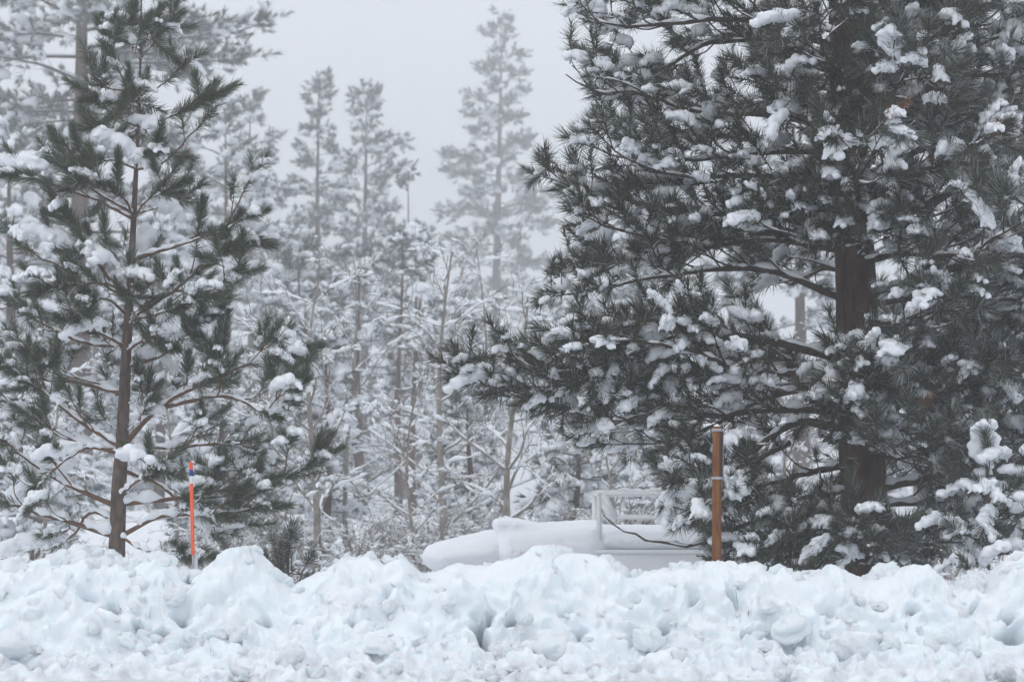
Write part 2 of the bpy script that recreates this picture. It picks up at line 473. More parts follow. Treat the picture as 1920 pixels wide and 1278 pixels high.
def build_bank():
    r = np.random.default_rng(11)
    YC = 20.55
    cw = np.array([P(a, b, YC) for a, b in CREST])
    u = np.unique(np.concatenate([np.arange(-45, -5.9, 0.16), np.arange(-5.9, 5.9, 0.013), np.arange(5.9, 45, 0.16)]))
    H = np.interp(u, cw[:, 0], cw[:, 2]) - 0.085
    far = np.abs(u) > 5.9
    H = np.where(far, 1.03 + 0.10 * np.sin(u * 2.1) + 0.06 * np.sin(u * 5.3 + 1) + 0.05 * np.sin(u * 11), H)
    prof = np.array([(18.72, -0.03), (18.95, 0.02), (19.2, 0.075), (19.45, 0.16), (19.66, 0.235), (19.8, 0.36), (19.92, 0.56), (20.06, 0.76), (20.26, 0.93), (20.55, 1.0), (20.85, 0.97), (21.2, 0.8), (21.7, 0.45), (22.2, 0.1), (23.0, -0.42)])
    nv = 200
    pc = catmull(np.c_[prof[:, 0], prof[:, 1] * 1.0, 0 * prof[:, 0]], nv)[:, :2]
    arc = np.concatenate([[0], np.cumsum(np.hypot(np.diff(pc[:, 0]), np.diff(pc[:, 1])))])
    zc = pc[:, 1]
    tg = np.gradient(pc, axis=0); tg /= np.linalg.norm(tg, axis=1)[:, None]
    nrm = np.stack([-tg[:, 1], tg[:, 0]], -1)                # (y, z) outward
    toe = 0.10 * np.sin(u * 1.3) + 0.06 * np.sin(u * 3.7 + 1)
    nu = len(u)
    yy = np.repeat(pc[:, 0:1], nu, 1) + toe[None] * (1 - sstep(0.1, 0.5, zc))[:, None]
    zz = np.where(zc[:, None] > 0, zc[:, None] * H[None], np.repeat(zc[:, None], nu, 1))
    U, A = np.meshgrid(u, arc)
    ac = arc[np.argmax(zc)]
    wface = sstep(arc[52], arc[74], arc) * (1 - sstep(ac - 0.35, ac - 0.02, arc))        # steep face
    wap = 1 - sstep(arc[61], arc[83], arc)                                             # loose crumbs at the foot
    wtop = sstep(ac - 0.3, ac, arc)
    def layer(N, rlo, rhi, hk, power=0.5, rows=None, xr=(-6.4, 6.4), asp=(0.7, 1.5), tall=1.0):
        D = np.zeros_like(U)
        for k in range(N):
            R = rlo * (rhi / rlo) ** r.uniform(0, 1)
            cx = r.uniform(*xr); ca = r.uniform(*(rows or (0, arc[-1])))
            ex = r.uniform(*asp); rot = r.normal(0, 0.45)
            i0, i1 = np.searchsorted(u, [cx - 2.2 * R, cx + 2.2 * R]); j0, j1 = np.searchsorted(arc, [ca - 2.6 * R, ca + 2.6 * R])
            if i1 <= i0 or j1 <= j0: continue
            dx = U[j0:j1, i0:i1] - cx; da = A[j0:j1, i0:i1] - ca
            a = (dx * math.cos(rot) + da * math.sin(rot)) / (R * ex); b = (-dx * math.sin(rot) + da * math.cos(rot)) / (R * tall / ex)
            q = (np.abs(a) ** 2.4 + np.abs(b) ** 2.4)
            tilt = 1 + 0.35 * r.normal() * a + 0.3 * r.normal() * b
            h = R * hk * r.uniform(0.55, 1.15) * np.clip(1 - q, 0, 1) ** power * np.clip(tilt, 0.4, 1.6)
            D[j0:j1, i0:i1] = np.maximum(D[j0:j1, i0:i1], h)
        return D
    def blur(D, n):
        for _ in range(n):
            D = 0.25 * np.roll(D, 1, 0) + 0.5 * D + 0.25 * np.roll(D, -1, 0)
            D = 0.25 * np.roll(D, 1, 1) + 0.5 * D + 0.25 * np.roll(D, -1, 1)
        return D
    wob = sum(0.022 / (k + 1) * np.sin(U * (9 + 7 * k) + A * (5 + 9 * k) * (1 if k % 2 else -1) + k) for k in range(3))
    U = U + wob; A = A + 0.7 * np.roll(wob, 37, axis=1)
    dbig = layer(110, 0.20, 0.44, 0.62, 0.36, (arc[63], ac - 0.02), tall=1.35, asp=(.75, 1.2))
    dmed = layer(900, 0.06, 0.19, 0.75, 0.45, (arc[26], ac + 0.2), asp=(.8, 1.25))
    dsm = layer(3200, 0.024, 0.095, 1.05, 0.5, (0, arc[83]), asp=(.75, 1.3))
    dsf = layer(4200, 0.018, 0.07, 0.75, 0.5, (arc[70], ac + 0.4), asp=(.8, 1.3))
    dap = layer(300, 0.07, 0.17, 0.65, 0.5, (arc[13], arc[74]), asp=(.8, 1.3))
    dbig = blur(dbig, 2); dmed = blur(dmed, 1); dap = blur(dap, 1)
    for px, py, hw, hh, am in [(848, 1130, 46, 72, .20), (1000, 1128, 64, 78, .20), (930, 1150, 26, 55, .13), (440, 1072, 62, 46, .14), (1335, 1130, 70, 70, .14), (1480, 1185, 60, 50, .13), (345, 1130, 60, 70, .13), (170, 1090, 70, 60, .13), (1690, 1110, 90, 45, .12), (1610, 1180, 70, 50, .13), (1820, 1190, 60, 42, .13), (640, 1100, 70, 55, .12), (1895, 1110, 50, 60, .15), (1180, 1140, 70, 45, .11), (715, 1205, 38, 45, .12), (60, 1160, 70, 60, .2), (500, 1130, 50, 40, .1), (1100, 1060, 60, 36, .1)]:
        c = P(px, py, 19.9)
        zt = c[2] / max(np.interp(c[0], u, H), .3)
        ca = np.interp(zt, zc[:np.argmax(zc)], arc[:np.argmax(zc)])
        q = np.abs((U - c[0] + .25 * (A - ca) * r.normal(0, .5)) / (hw / 200)) ** 3.5 + np.abs((A - ca) / (hh / 190)) ** 3.5
        dbig = np.maximum(dbig, blur(am * 1.35 * np.clip(1 - q, 0, 1) ** .45, 3))
    patch = 0.5 + 0.5 * np.sin(U * 2.3 + 1.2 * np.sin(A * 3.1)) * np.sin(A * 4.3 + U * 1.1)
    fine = 0
    for k in range(6):
        f = 14 * 1.8 ** k
        a = r.uniform(0, 6.28, 4)
        fine = fine + (0.0055 / 1.5 ** k) * np.sin(U * f + a[0] + 1.7 * np.sin(A * f * 0.7 + a[1])) * np.sin(A * f * 1.1 + a[2] + 1.5 * np.sin(U * f * 0.6 + a[3]))
    d = (dbig * 1.0 + dmed * (0.1 + 0.75 * patch) - 0.17) * wface[:, None] + dmed * 0.4 * wtop[:, None] + (dsm * 1.1 + dap * 0.9) * (wap * sstep(0.03, 0.22, arc))[:, None] + dsf * (0.12 + 0.6 * patch) * (1 - wap)[:, None] + fine
    # a few deep slots where the blocks broke apart
    for px, py, w, h, dep in [(900, 1185, 9, 40, .28), (1085, 1190, 12, 22, .2), (300, 1195, 10, 16, .22), (1898, 1190, 22, 18, .25), (1778, 1215, 14, 12, .16), (590, 1200, 8, 10, .15), (205, 1150, 12, 12, .16), (1180, 1205, 20, 24, .16), (960, 1165, 9, 12, .2), (1300, 1130, 18, 14, .14), (415, 1200, 7, 14, .16), (340, 1170, 7, 14, .16), (1440, 1205, 16, 16, .16), (160, 1120, 14, 10, .14), (1555, 1150, 16, 10, .12), (1830, 1140, 14, 9, .12), (720, 1115, 10, 18, .12), (262, 1180, 8, 18, .17), (910, 1160, 8, 16, .2), (895, 1215, 9, 12, .2), (1060, 1150, 7, 12, .15), (1372, 1135, 8, 14, .15), (1400, 1195, 12, 10, .14), (1890, 1165, 14, 10, .2), (60, 1110, 10, 10, .13), (490, 1165, 9, 14, .14), (660, 1170, 9, 12, .13), (1640, 1190, 10, 12, .14), (1720, 1150, 10, 9, .13), (1240, 1175, 9, 12, .13), (790, 1200, 8, 14, .15), (545, 1110, 10, 12, .12)]:
        c = P(px, py, 19.85)
        zt = c[2] / np.interp(c[0], u, H)
        ca = np.interp(zt, zc[:np.argmax(zc)], arc[:np.argmax(zc)])
        q = ((U - c[0] + .03 * np.sin(A * 31 + px)) / (.62 * w / 200)) ** 2 + ((A - ca) / (.7 * h / 200)) ** 2
        d = d - dep * 1.9 * np.exp(-q * 0.8) * (1 - np.clip(dsf / .035, 0, .75))
    lod = np.where(np.abs(u) > 5.9, 0.25, 1.0)[None]
    d = d * lod + np.where(np.abs(u) > 5.9, 1, 0)[None] * (0.07 * np.sin(u * 7)[None] * np.sin(arc * 9)[:, None]) * wface[:, None]
    yy = yy - np.abs(nrm[:, 0:1]) * d * np.sign(-nrm[:, 0:1]) * 1.0
    zz = zz + nrm[:, 1:2] * d
    Ux = np.repeat(u[None], nv, 0)
    gu = np.gradient(d, axis=1) / np.maximum(np.gradient(u)[None], 1e-3)
    Ux = Ux + np.clip(gu, -1, 1) * 0.012                    # lumps bulge over their own foot a little
    mb = MB()
    ii = np.arange(nv - 1)[:, None] * nu; jj = np.arange(nu - 1)[None, :]
    mb.add(np.stack([Ux, yy, zz], -1).reshape(-1, 3), None, np.stack([ii + jj, ii + jj + 1, ii + jj + 1 + nu, ii + jj + nu], -1).reshape(-1, 4))
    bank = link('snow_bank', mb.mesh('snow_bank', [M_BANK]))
    tag(bank, 'long ploughed bank of lumpy blue-white snow along the road edge', 'snow bank')
    # broken blocks lying on it
    import bmesh
    protos = []
    for s in range(9):
        rr = np.random.default_rng(900 + s)
        bm = bmesh.new(); bmesh.ops.create_icosphere(bm, subdivisions=4, radius=1)
        co = np.array([v.co[:] for v in bm.verts])
        q = np.abs(co) ** 3.2
        co = co / (q.sum(1) ** (1 / 3.2))[:, None] if s % 3 == 0 else co
        k = 1
        for f, a in ((1.3, .22), (2.7, .13), (5.5, .06), (11, .03), (21, .015)):
            w = rr.normal(0, f, (3, 3)); ph = rr.uniform(0, 6, 3)
            k = k + a * np.sin(co @ w + ph).prod(1) * 1.8
        co = co * k[:, None] * np.array([1, rr.uniform(.8, 1), rr.uniform(.75, 1)])
        for v, c in zip(bm.verts, co): v.co = c
        me = bpy.data.meshes.new('snow_chunk_mesh'); bm.to_mesh(me); bm.free()
        me.materials.append(M_BANK); me.polygons.foreach_set('use_smooth', np.ones(len(me.polygons), bool))
        protos.append(me)
    def surf(x, a):
        i = np.searchsorted(u, x); j = min(np.searchsorted(arc, a), nv - 1)
        return np.array([x, yy[j, i], zz[j, i]])
    def chunk(p, R, sink=0.35):
        o = link('snow_chunk', protos[r.integers(len(protos))], bank)
        M = Matrix.Translation(Vector(p + np.array([0, 0.0, (0.5 - sink) * R]))) @ Matrix.Rotation(r.uniform(0, 6.28), 4, 'Z') @ Matrix.Rotation(r.normal(0, .5), 4, 'X') @ Matrix.Diagonal((R, R * r.uniform(.8, 1.1), R * r.uniform(.8, 1.05), 1))
        o.matrix_basis = M
    for k in range(190):
        chunk(surf(r.uniform(-5.2, 5.2), r.uniform(0.05, arc[77])), 0.025 * (4.2 ** (r.uniform(0, 1) ** 1.6)), 0.4)
    for k in range(40):
        chunk(surf(r.uniform(-5.2, 5.2), r.uniform(arc[78], ac)), r.uniform(0.05, 0.15), 0.7)
    for k in range(46):
        chunk(surf(r.uniform(-5.2, 5.2), ac + r.uniform(-.12, .1)), r.uniform(0.03, 0.085), 0.5)
    for px, py, D, R in [(1040, 1210, 19.55, .17), (715, 1215, 19.4, .15), (1215, 1200, 19.55, .13), (545, 1232, 19.2, .13), (25, 1205, 19.25, .16), (1590, 1215, 19.4, .16), (1480, 1180, 19.55, .17), (1885, 1262, 18.75, .07), (1470, 1262, 18.75, .07), (1030, 1052, 20.4, .13), (150, 1052, 20.4, .14), (1900, 1075, 20.4, .14), (660, 1066, 20.4, .13), (1330, 1092, 20.2, .12), (1690, 1092, 20.3, .13)]:
        chunk(P(px, py, D), R, 0.5)
build_bank()

# ------------------------------------------------------------------ pines close to the road
def make_twigs(path, r0, rng, dens, lscale=1.0, t0=0.22, up=0.25, shoots=(1, 3), end_run=0.5, tuft_gap=0.28):
    """side twigs of one branch: (tubes, tufts) ; tuft = (pos, dir)"""
    L = np.linalg.norm(np.diff(path, axis=0), axis=1).sum()
    T, S, U = frames(path)
    tubes, tufts = [], []
    n = len(path)
    nt_ = max(2, int(L * dens))
    for k in range(nt_):
        t = t0 + (1 - t0) * (k + rng.uniform(0, 1)) / nt_
        i = min(int(t * (n - 1)), n - 2)
        side = 1 if (k % 2) else -1
        d = unit(T[i] * rng.uniform(0.5, 1.0) + S[i] * side * rng.uniform(0.4, 1.0) + np.array([0, 0, 1]) * rng.normal(up * 0.5, 0.28))
        l = lscale * ((1 - t) * L * 0.28 + rng.uniform(0.22, 0.5))
        bend = np.array([0, 0, 1]) * up * rng.uniform(0.1, 1.3) + rng.normal(0, 0.22, 3)
        p0 = path[i]
        pts = np.array([p0, p0 + d * l * 0.35 + rng.normal(0, .015, 3), p0 + unit(d + bend * 0.4) * l * 0.7, p0 + unit(d + bend * 0.45) * l * 0.85 + bend * l * 0.22])
        tp = catmull(pts, 7)
        tubes.append((tp, np.linspace(max(0.007, min(r0 * 0.4, 0.006 + 0.011 * l)), 0.0055, 7)))
        tufts.append((tp[-1], unit(tp[-1] - tp[-2])))
        if l > 0.45:
            tufts.append((tp[-3], unit(tp[-2] - tp[-3] + rng.normal(0, .02, 3))))
        for q in range(rng.integers(shoots[0], shoots[1] + 1)):
            j = rng.integers(2, 6)
            dd = unit((tp[j + 1] - tp[j]) * 6 + rng.normal(0, 0.4, 3) + np.array([0, 0, up * 0.7]))
            l2 = rng.uniform(0.08, 0.28) * lscale
            tubes.append((np.array([tp[j], tp[j] + dd * l2]), np.array([0.006, 0.005])))
            tufts.append((tp[j] + dd * l2, unit(dd + rng.normal(0, .2, 3))))
    s = np.linspace(0, L, n)
    tt = L
    while tt > L - min(end_run, L * 0.7):
        i = min(np.searchsorted(s, tt), n - 1)
        tufts.append((path[i], T[i])); tt -= tuft_gap
    return tubes, tufts

def snow_strip(mb, path, rad, rng, thick=1.0, gap=0.3, minr=0.012, ns=7, sub=3):
    """snow lying along the upper side of a limb, broken here and there"""
    n = len(path)
    T, S, U = frames(path)
    on = rng.uniform(0, 1, n) > gap
    ph = rng.uniform(0, 6, 2)
    i = 0
    while i < n - 1:
        if not on[i]:
            i += 1; continue
        j = i
        while j + 1 < n and on[j + 1]: j += 1
        j = min(j + 1, n - 1)
        seg = path[i:j + 1]
        flatness = 1 - np.clip(np.abs(T[i:j + 1, 2]) - 0.25, 0, 0.7) / 0.7
        s = catmull(seg, max(4, (j - i) * sub + 1)) if len(seg) > 1 else seg
        f = np.interp(np.linspace(0, 1, len(s)), np.linspace(0, 1, len(flatness)), flatness)
        rr = np.interp(np.linspace(0, 1, len(s)), np.linspace(0, 1, j - i + 1), np.broadcast_to(rad, (n,))[i:j + 1])
        w = np.maximum(rr * 1.05, minr) * (0.75 + 0.35 * np.sin(np.arange(len(s)) * 1.1 + ph[0]) + rng.uniform(-.2, .25, len(s))) * thick * f
        end = np.minimum(np.arange(len(s)), np.arange(len(s))[::-1]) / 1.5
        w = np.maximum(w * np.clip(end + 0.15, 0, 1), 0.001)
        s = s + np.array([0, 0, 1]) * (rr * 0.55 + w * 0.45)[:, None]
        tube(mb, s, w, ns, 0, 0.12, rng)
        i = j + 1

def project(w):
    d = np.asarray(w) - np.array([0, 0, CZ])
    f = d[1] * cp + d[2] * sp
    return 960 + FPX * d[0] / f, 639 - FPX * (-d[1] * sp + d[2] * cp) / f

def hero_pine(name, label, base, trunk_pts, trunk_r, mats, branches, tufts_m, tuft_simple, rng, tuft_sc=(0.85, 1.2), snow_p=0.4, extra_snow=(), max_t=300, max_c=300, clump_sc=(0.7, 1.25), strip=1.0, strip_gap=0.3, edge=None, gaps=(), frost=None):
    """branches: list of dict(path, r0, tw=kwargs)"""
    root = empty(name, base, label, 'tree', None)
    mb = MB()
    nr, ns_ = (150, 44) if trunk_r[0] > .2 else (60, 18)
    tp = catmull(trunk_pts, nr) - base
    tr = np.interp(np.linspace(0, 1, nr), np.linspace(0, 1, len(trunk_r)), trunk_r)
    tube(mb, tp, tr, ns_, 0, 0.03, rng)
    V = mb.v[0]; W = V[:nr * ns_].reshape(nr, ns_, 3)
    th = np.arange(ns_)[None] / ns_ * 2 * np.pi; zz_ = W[:, :, 2]
    ridge = np.abs(np.sin(th * 5.5 + 1.1 * np.sin(zz_ * 2.1 + th * 2) + .5 * np.sin(zz_ * 6.3))) ** .6 - .6 + .25 * np.sin(zz_ * 11 + 3 * th) * np.sin(zz_ * 23 + th * 7)
    W += (W - tp[:, None, :]) * (0.085 if trunk_r[0] > .2 else .05) * ridge[:, :, None]
    link('trunk', mb.mesh('trunk', [mats[0]]), root)
    tl, cl = [], []
    bobs = []
    for b in branches:
        path = b['path'] - base
        n = len(path)
        path = path + rng.normal(0, 0.012, path.shape) * np.linspace(0, 1, n)[:, None]
        rad = np.linspace(b['r0'], max(0.006, b['r0'] * 0.16), n) ** 1.0
        tubes, tf = make_twigs(path, b['r0'], rng, **b['tw'])
        if edge:
            ok = lambda p: (lambda q: q[0] > np.interp(q[1], edge[0], edge[1]) + rng.normal(0, 8) and not any(g_[0] < q[0] < g_[1] and g_[2] < q[1] < g_[3] and rng.uniform() < g_[4] for g_ in gaps))(project(p + base))
            tubes = [q for q in tubes if ok(q[0][-1])]; tf = [q for q in tf if ok(q[0] + q[1] * .2)]
        mb = MB()
        tube(mb, path, rad, 8, 0, 0.10, rng)
        for (q, qr) in tubes: tube(mb, q, qr, 4, 0, 0, rng)
        bo = link('branch', mb.mesh('branch', [mats[1]]), root)
        sb = MB()
        snow_strip(sb, path, rad, rng, strip * b.get('snow', 1.0), strip_gap)
        for (q, qr) in tubes:
            if len(q) > 4 and rng.uniform() < 0.75 * b.get('snow', 1.0): snow_strip(sb, q, qr * 1.1, rng, strip, 0.35, 0.014, 5, 2)
        if sb.n: tag(link('branch_snow', sb.mesh('branch_snow', [M_SNOW]), bo), kind='stuff')
        for (p, d) in tf:
            tl.append((p, d, bo))
            if rng.uniform() < snow_p * b.get('snow', 1.0):
                cl.append((p + unit(d) * rng.uniform(0.05, 0.2) + np.array([0, 0, rng.uniform(.01, .055)]), d, rng.uniform(*clump_sc), bo))
    near = 45 if frost else 80
    tq = np.array([project(t_[0] + base) for t_ in tl]); ty = np.array([t_[0][1] for t_ in tl])
    for (p, d, s) in extra_snow:
        dist = np.hypot(*(tq - np.array(project(p))).T)
        bi = int(np.argmin(dist + (25 if frost else 6) * (ty - ty.min()) + np.where(dist > near, 1e4, 0)))
        if dist[bi] > near: continue
        cl.append((tl[bi][0] + tl[bi][1] * .1 + np.array([0, 0, .03]), 0.6 * np.asarray(d, float) + 0.6 * tl[bi][1], s, tl[bi][2]))
    def seen(p):
        w = p + base
        d = w - np.array([0, 0, CZ])
        f = d[1] * cp + d[2] * sp
        px = 960 + FPX * d[0] / f; py = 639 - FPX * (-d[1] * sp + d[2] * cp) / f
        return w[1] + (0 if (-60 < px < 1980 and -60 < py < 1075) else 100)
    tl.sort(key=lambda t: seen(t[0])); cl.sort(key=lambda t: seen(t[0]) - 2 * t[2])
    if tl:
        R = axis_mats(np.array([t[1] for t in tl]), rng.uniform(0, 6.28, len(tl)))
        S = rng.uniform(*tuft_sc, len(tl))
        for k in range(min(max_t, len(tl))):
            M = Matrix(R[k].tolist()).to_4x4(); M = Matrix.Translation(Vector(tl[k][0])) @ M @ Matrix.Diagonal((S[k], S[k], S[k], 1))
            q = rng.integers(len(tufts_m))
            if frost: q = [3, 5, 6, 1][rng.integers(4)] if project(tl[k][0] + base)[0] > frost else [0, 2, 4, 7, 1][rng.integers(5)]
            link('needle_tuft', tufts_m[q] if rng.uniform() > .03 or not frost else TUFT_D, tl[k][2], M)
        if len(tl) > max_t:
            mb = MB()
            idx = rng.integers(0, len(tuft_simple), len(tl)); idx[:max_t] = -1
            for q, pr in enumerate(tuft_simple):
                w = np.where(idx == q)[0]
                stamp(mb, pr, np.array([tl[k][0] for k in w]), R[w], S[w][:, None], 0, None if not frost else np.array([(.07 if project(tl[k][0] + base)[0] > frost else -.06) * rng.uniform(.5, 1.2) for k in w]))
            tag(link('needles', mb.mesh('needles', [mats[2], mats[1]], False), root), kind='stuff')
    if cl:
        R = flat_mats([c[1] for c in cl])
        sc = np.array([c[2] for c in cl])
        for k in range(min(max_c, len(cl))):
            s = sc[k]
            M = Matrix.Translation(Vector(cl[k][0])) @ Matrix(R[k].tolist()).to_4x4() @ Matrix.Diagonal((s * rng.uniform(.9, 1.25), s * rng.uniform(.75, 1.25), s * rng.uniform(.72, 1.1), 1))
            link('snow_clump', CLUMPS[rng.integers(len(CLUMPS))], cl[k][3], M)
        if len(cl) > max_c:
            mb = MB()
            idx = rng.integers(0, len(PATCH_A), len(cl)); idx[:max_c] = -1
            for q, pr in enumerate(PATCH_A):
                w = np.where(idx == q)[0]
                if len(w): stamp(mb, pr, np.array([cl[k][0] for k in w]), R[w], sc[w][:, None])
            tag(link('snow_load', mb.mesh('snow_load', [M_SNOW]), root), kind='stuff')
    print(name, 'tufts', len(tl), 'clumps', len(cl), 'branches', len(branches))
    return root

def px_branch(pts, D, dd, r0, tw, n=16, snow=1.0):
    m = len(pts)
    return dict(path=catmull([P(a, b, D + dd * (k / (m - 1)) ** 1.2) for k, (a, b) in enumerate(pts)], n), r0=r0, tw=tw, snow=snow)

# --- the big pine on the right
def big_pine():
    rng = np.random.default_rng(21)
    D = 25.0
    trunk = [P(1632, 1125, D), P(1618, 900, D), P(1606, 560, D), P(1592, 300, D), P(1587, 130, D), P(1580, -200, D), P(1572, -700, D), P(1568, -1150, D)]
    base = trunk[0].copy(); base[2] = float(ground_z(base[0], D)) - 0.1
    trunk[0] = base.copy()
    tr = [0.30, 0.262, 0.235, 0.205, 0.18, 0.15, 0.09, 0.02]
    tw = dict(dens=4.4, up=0.32, t0=0.2, shoots=(1, 3))
    B = []
    left = [([(1580, 672), (1400, 632), (1300, 642), (1190, 672), (1060, 728), (950, 740), (880, 700)], -0.6, .055),
            ([(1560, 690), (1470, 700), (1380, 690), (1290, 655), (1180, 640), (1090, 655)], -1.2, .045),
            ([(1580, 560), (1430, 505), (1260, 515), (1130, 540), (1030, 555)], -0.3, .045),
            ([(1580, 470), (1440, 450), (1300, 470), (1180, 490), (1070, 500)], 0.9, .04),
            ([(1580, 430), (1440, 405), (1270, 400), (1150, 390), (1070, 350), (1020, 330)], 0.2, .05),
            ([(1580, 360), (1430, 330), (1290, 330), (1180, 300), (1120, 250)], -0.8, .04),
            ([(1570, 285), (1450, 285), (1300, 300), (1200, 285), (1140, 240)], 0.7, .045),
            ([(1570, 240), (1440, 215), (1310, 210), (1200, 175), (1110, 170), (1060, 140)], -0.2, .045),
            ([(1570, 130), (1490, 92), (1350, 75), (1240, 130), (1150, 150), (1110, 120)], 0.5, .045),
            ([(1570, 90), (1430, 40), (1290, 40), (1170, 50), (1075, 20)], -0.4, .05),
            ([(1570, 0), (1430, -40), (1280, -40), (1150, -30), (1080, -60)], 0.5, .05),
            ([(1575, 805), (1500, 790), (1430, 830), (1385, 880), (1310, 915), (1260, 935)], -1.0, .06),
            ([(1580, 770), (1450, 768), (1330, 780), (1240, 770), (1150, 790), (1070, 770)], -0.2, .05),
            ([(1570, 720), (1440, 745), (1330, 800), (1230, 830), (1130, 830)], 0.6, .04),
            ([(1580, 872), (1500, 890), (1430, 912), (1350, 930)], 0.4, .045),
            ([(1575, 895), (1535, 940), (1522, 1000), (1520, 1070)], -0.5, .055),
            ([(1575, 1000), (1480, 998), (1390, 1030), (1330, 1055)], -0.9, .06),
            ([(1560, 1040), (1480, 1040), (1430, 1070)], -1.4, .07),
            ([(1560, 960), (1470, 950), (1395, 985), (1300, 1020), (1200, 1008), (1130, 965)], -0.5, .04),
            ([(1480, 830), (1390, 880), (1330, 960), (1260, 985)], -1.3, .04)]
    left.append(([(1450, 640), (1330, 625), (1230, 640), (1120, 690), (1000, 690), (950, 650)], -.9, .03))
    for pts, dd, r0 in left:
        B.append(px_branch(pts, D, dd, r0, dict(tw, dens=10, lscale=.66, t0=.3) if pts[0] == (1580, 672) else tw, 20))
    left.append(([(1400, 640), (1290, 662), (1190, 700), (1090, 738), (990, 722), (920, 738)], -1.1, .03))
    right = [([(1620, 150), (1750, 115), (1900, 60), (1990, 40)], -.6, .05), ([(1620, 40), (1760, 0), (1900, -40)], .5, .05),
             ([(1620, 340), (1760, 260), (1900, 190), (1980, 170)], -1.2, .05), ([(1620, 250), (1740, 200), (1880, 190), (2010, 150)], .8, .05),
             ([(1620, 440), (1740, 380), (1850, 345), (1930, 390), (2000, 420)], -1.4, .05), ([(1630, 560), (1750, 510), (1900, 480), (2030, 460)], .4, .05),
             ([(1630, 620), (1740, 600), (1860, 590), (1990, 560)], -1.3, .05), ([(1630, 700), (1780, 640), (1930, 600), (2040, 600)], .8, .05),
             ([(1630, 810), (1780, 806), (1930, 800), (2050, 780)], -.3, .055), ([(1630, 780), (1740, 720), (1830, 690), (1930, 700)], -1.5, .045),
             ([(1630, 920), (1780, 890), (1900, 905), (2010, 890)], -.8, .05), ([(1630, 960), (1760, 990), (1880, 990), (1960, 970)], .5, .05),
             ([(1630, 1010), (1720, 1020), (1830, 1010)], -1.4, .045), ([(1630, 860), (1720, 850), (1840, 860), (1960, 850)], 1.2, .04)]
    for pts, dd, r0 in right:
        B.append(px_branch(pts, D, dd, r0, tw, 18))
    for k in range(50):                                    # the rest all round the stem
        py = -420 + 1440 * (k + rng.uniform(0, 1)) / 50
        az = (k * 2.399 + rng.normal(0, .3)) % (2 * math.pi)
        p0 = P(1604, py, D); p0[0] = np.interp(py, [-700, 130, 560, 1100], [trunk[6][0], trunk[4][0], trunk[2][0], trunk[0][0]])
        L = np.interp(py, [-450, 0, 400, 1050], [1.9, 3.0, 3.7, 3.0]) * rng.uniform(0.75, 1.05)
        dy = math.sin(az)
        if dy < -0.3: L *= 0.78
        if math.cos(az) < -.3 and k % 2: continue
        h = np.array([math.cos(az), dy, 0])
        e0 = np.interp(py, [-400, 500, 1050], [0.45, 0.12, -0.12]) + rng.normal(0, .1)
        pts = [p0, p0 + h * L * .3 + np.array([0, 0, e0 * L * .3]), p0 + h * L * .65 + np.array([0, 0, e0 * L * .42 - .04 * L]), p0 + h * L + np.array([0, 0, e0 * L * .45 + .06 * L])]
        zmin = 0.25
        pts = [np.array([q[0], q[1], max(q[2], zmin)]) for q in pts]
        B.append(dict(path=catmull(pts, 16), r0=.03 + .006 * L, tw=tw))
    for k in range(40):                                    # short boughs in front of the stem
        py = rng.uniform(185, 490) if k < 17 else rng.uniform(680, 880) if k < 28 else rng.uniform(990, 1060) if k < 34 else rng.uniform(-50, 80)
        az = -math.pi / 2 + rng.uniform(-.9, .9); L = rng.uniform(.7, 1.9)
        p0 = P(np.interp(py, [130, 560, 1100], [1587, 1606, 1632]), py, D); h = np.array([math.cos(az), math.sin(az), 0])
        B.append(dict(path=catmull([p0, p0 + h * L * .5 + np.array([0, 0, .04]), p0 + h * L + np.array([0, 0, .12 * L])], 12), r0=.022, tw=tw))
    ex = []
    for k in range(5):                                     # snow stuck to the bark
        py = rng.uniform(80, 1000); ex.append((P(np.interp(py, [130, 560, 1100], [1587, 1606, 1632]) + rng.uniform(-30, 30), py, D - .27), np.array([.3, 0, 1.0]), rng.uniform(.2, .36)))
    for px, py, s, dD in [(885, 742, 1.75, -.7), (1400, 405, 1.5, -1.2), (1575, 715, 1.6, -2), (1610, 720, 1.5, -2.2), (1590, 270, 1.3, -2), (1360, 880, 1.5, -1.5), (1290, 915, 1.9, -1.6), (1250, 975, 2.0, -1.5), (1310, 960, 1.6, -1.5), (1400, 900, 1.3, -1.6), (1385, 935, 1.6, -1.6), (1640, 420, 1.7, -2.4), (1680, 640, 1.6, -2.2), (1775, 285, 1.5, -2), (1890, 75, 1.8, -1.2), (1890, 110, 1.3, -1.2), (1500, 330, 1.2, -1.8), (1455, 270, 1.5, -1.6), (1535, 345, 1.1, -1.8), (1265, 325, 1.3, -.9), (1380, 830, 1.3, -1.4), (1250, 20, 1.3, -.8), (1480, 35, 1.4, -1.2), (1160, 130, 1.3, -.5), (1880, 990, 1.4, -2), (1830, 1030, 1.3, -2), (1700, 540, 1.2, -2), (1860, 180, 1.4, -2), (1740, 155, 1.3, -1.8), (1890, 500, 1.6, -1.8), (1660, 650, 1.4, -2.2), (1895, 780, 1.2, -1.5)]:
        ex.append((P(px, py, D + dD), np.array([-0.8 + rng.normal(0, .5), -0.5, -0.2]), s * 0.62))
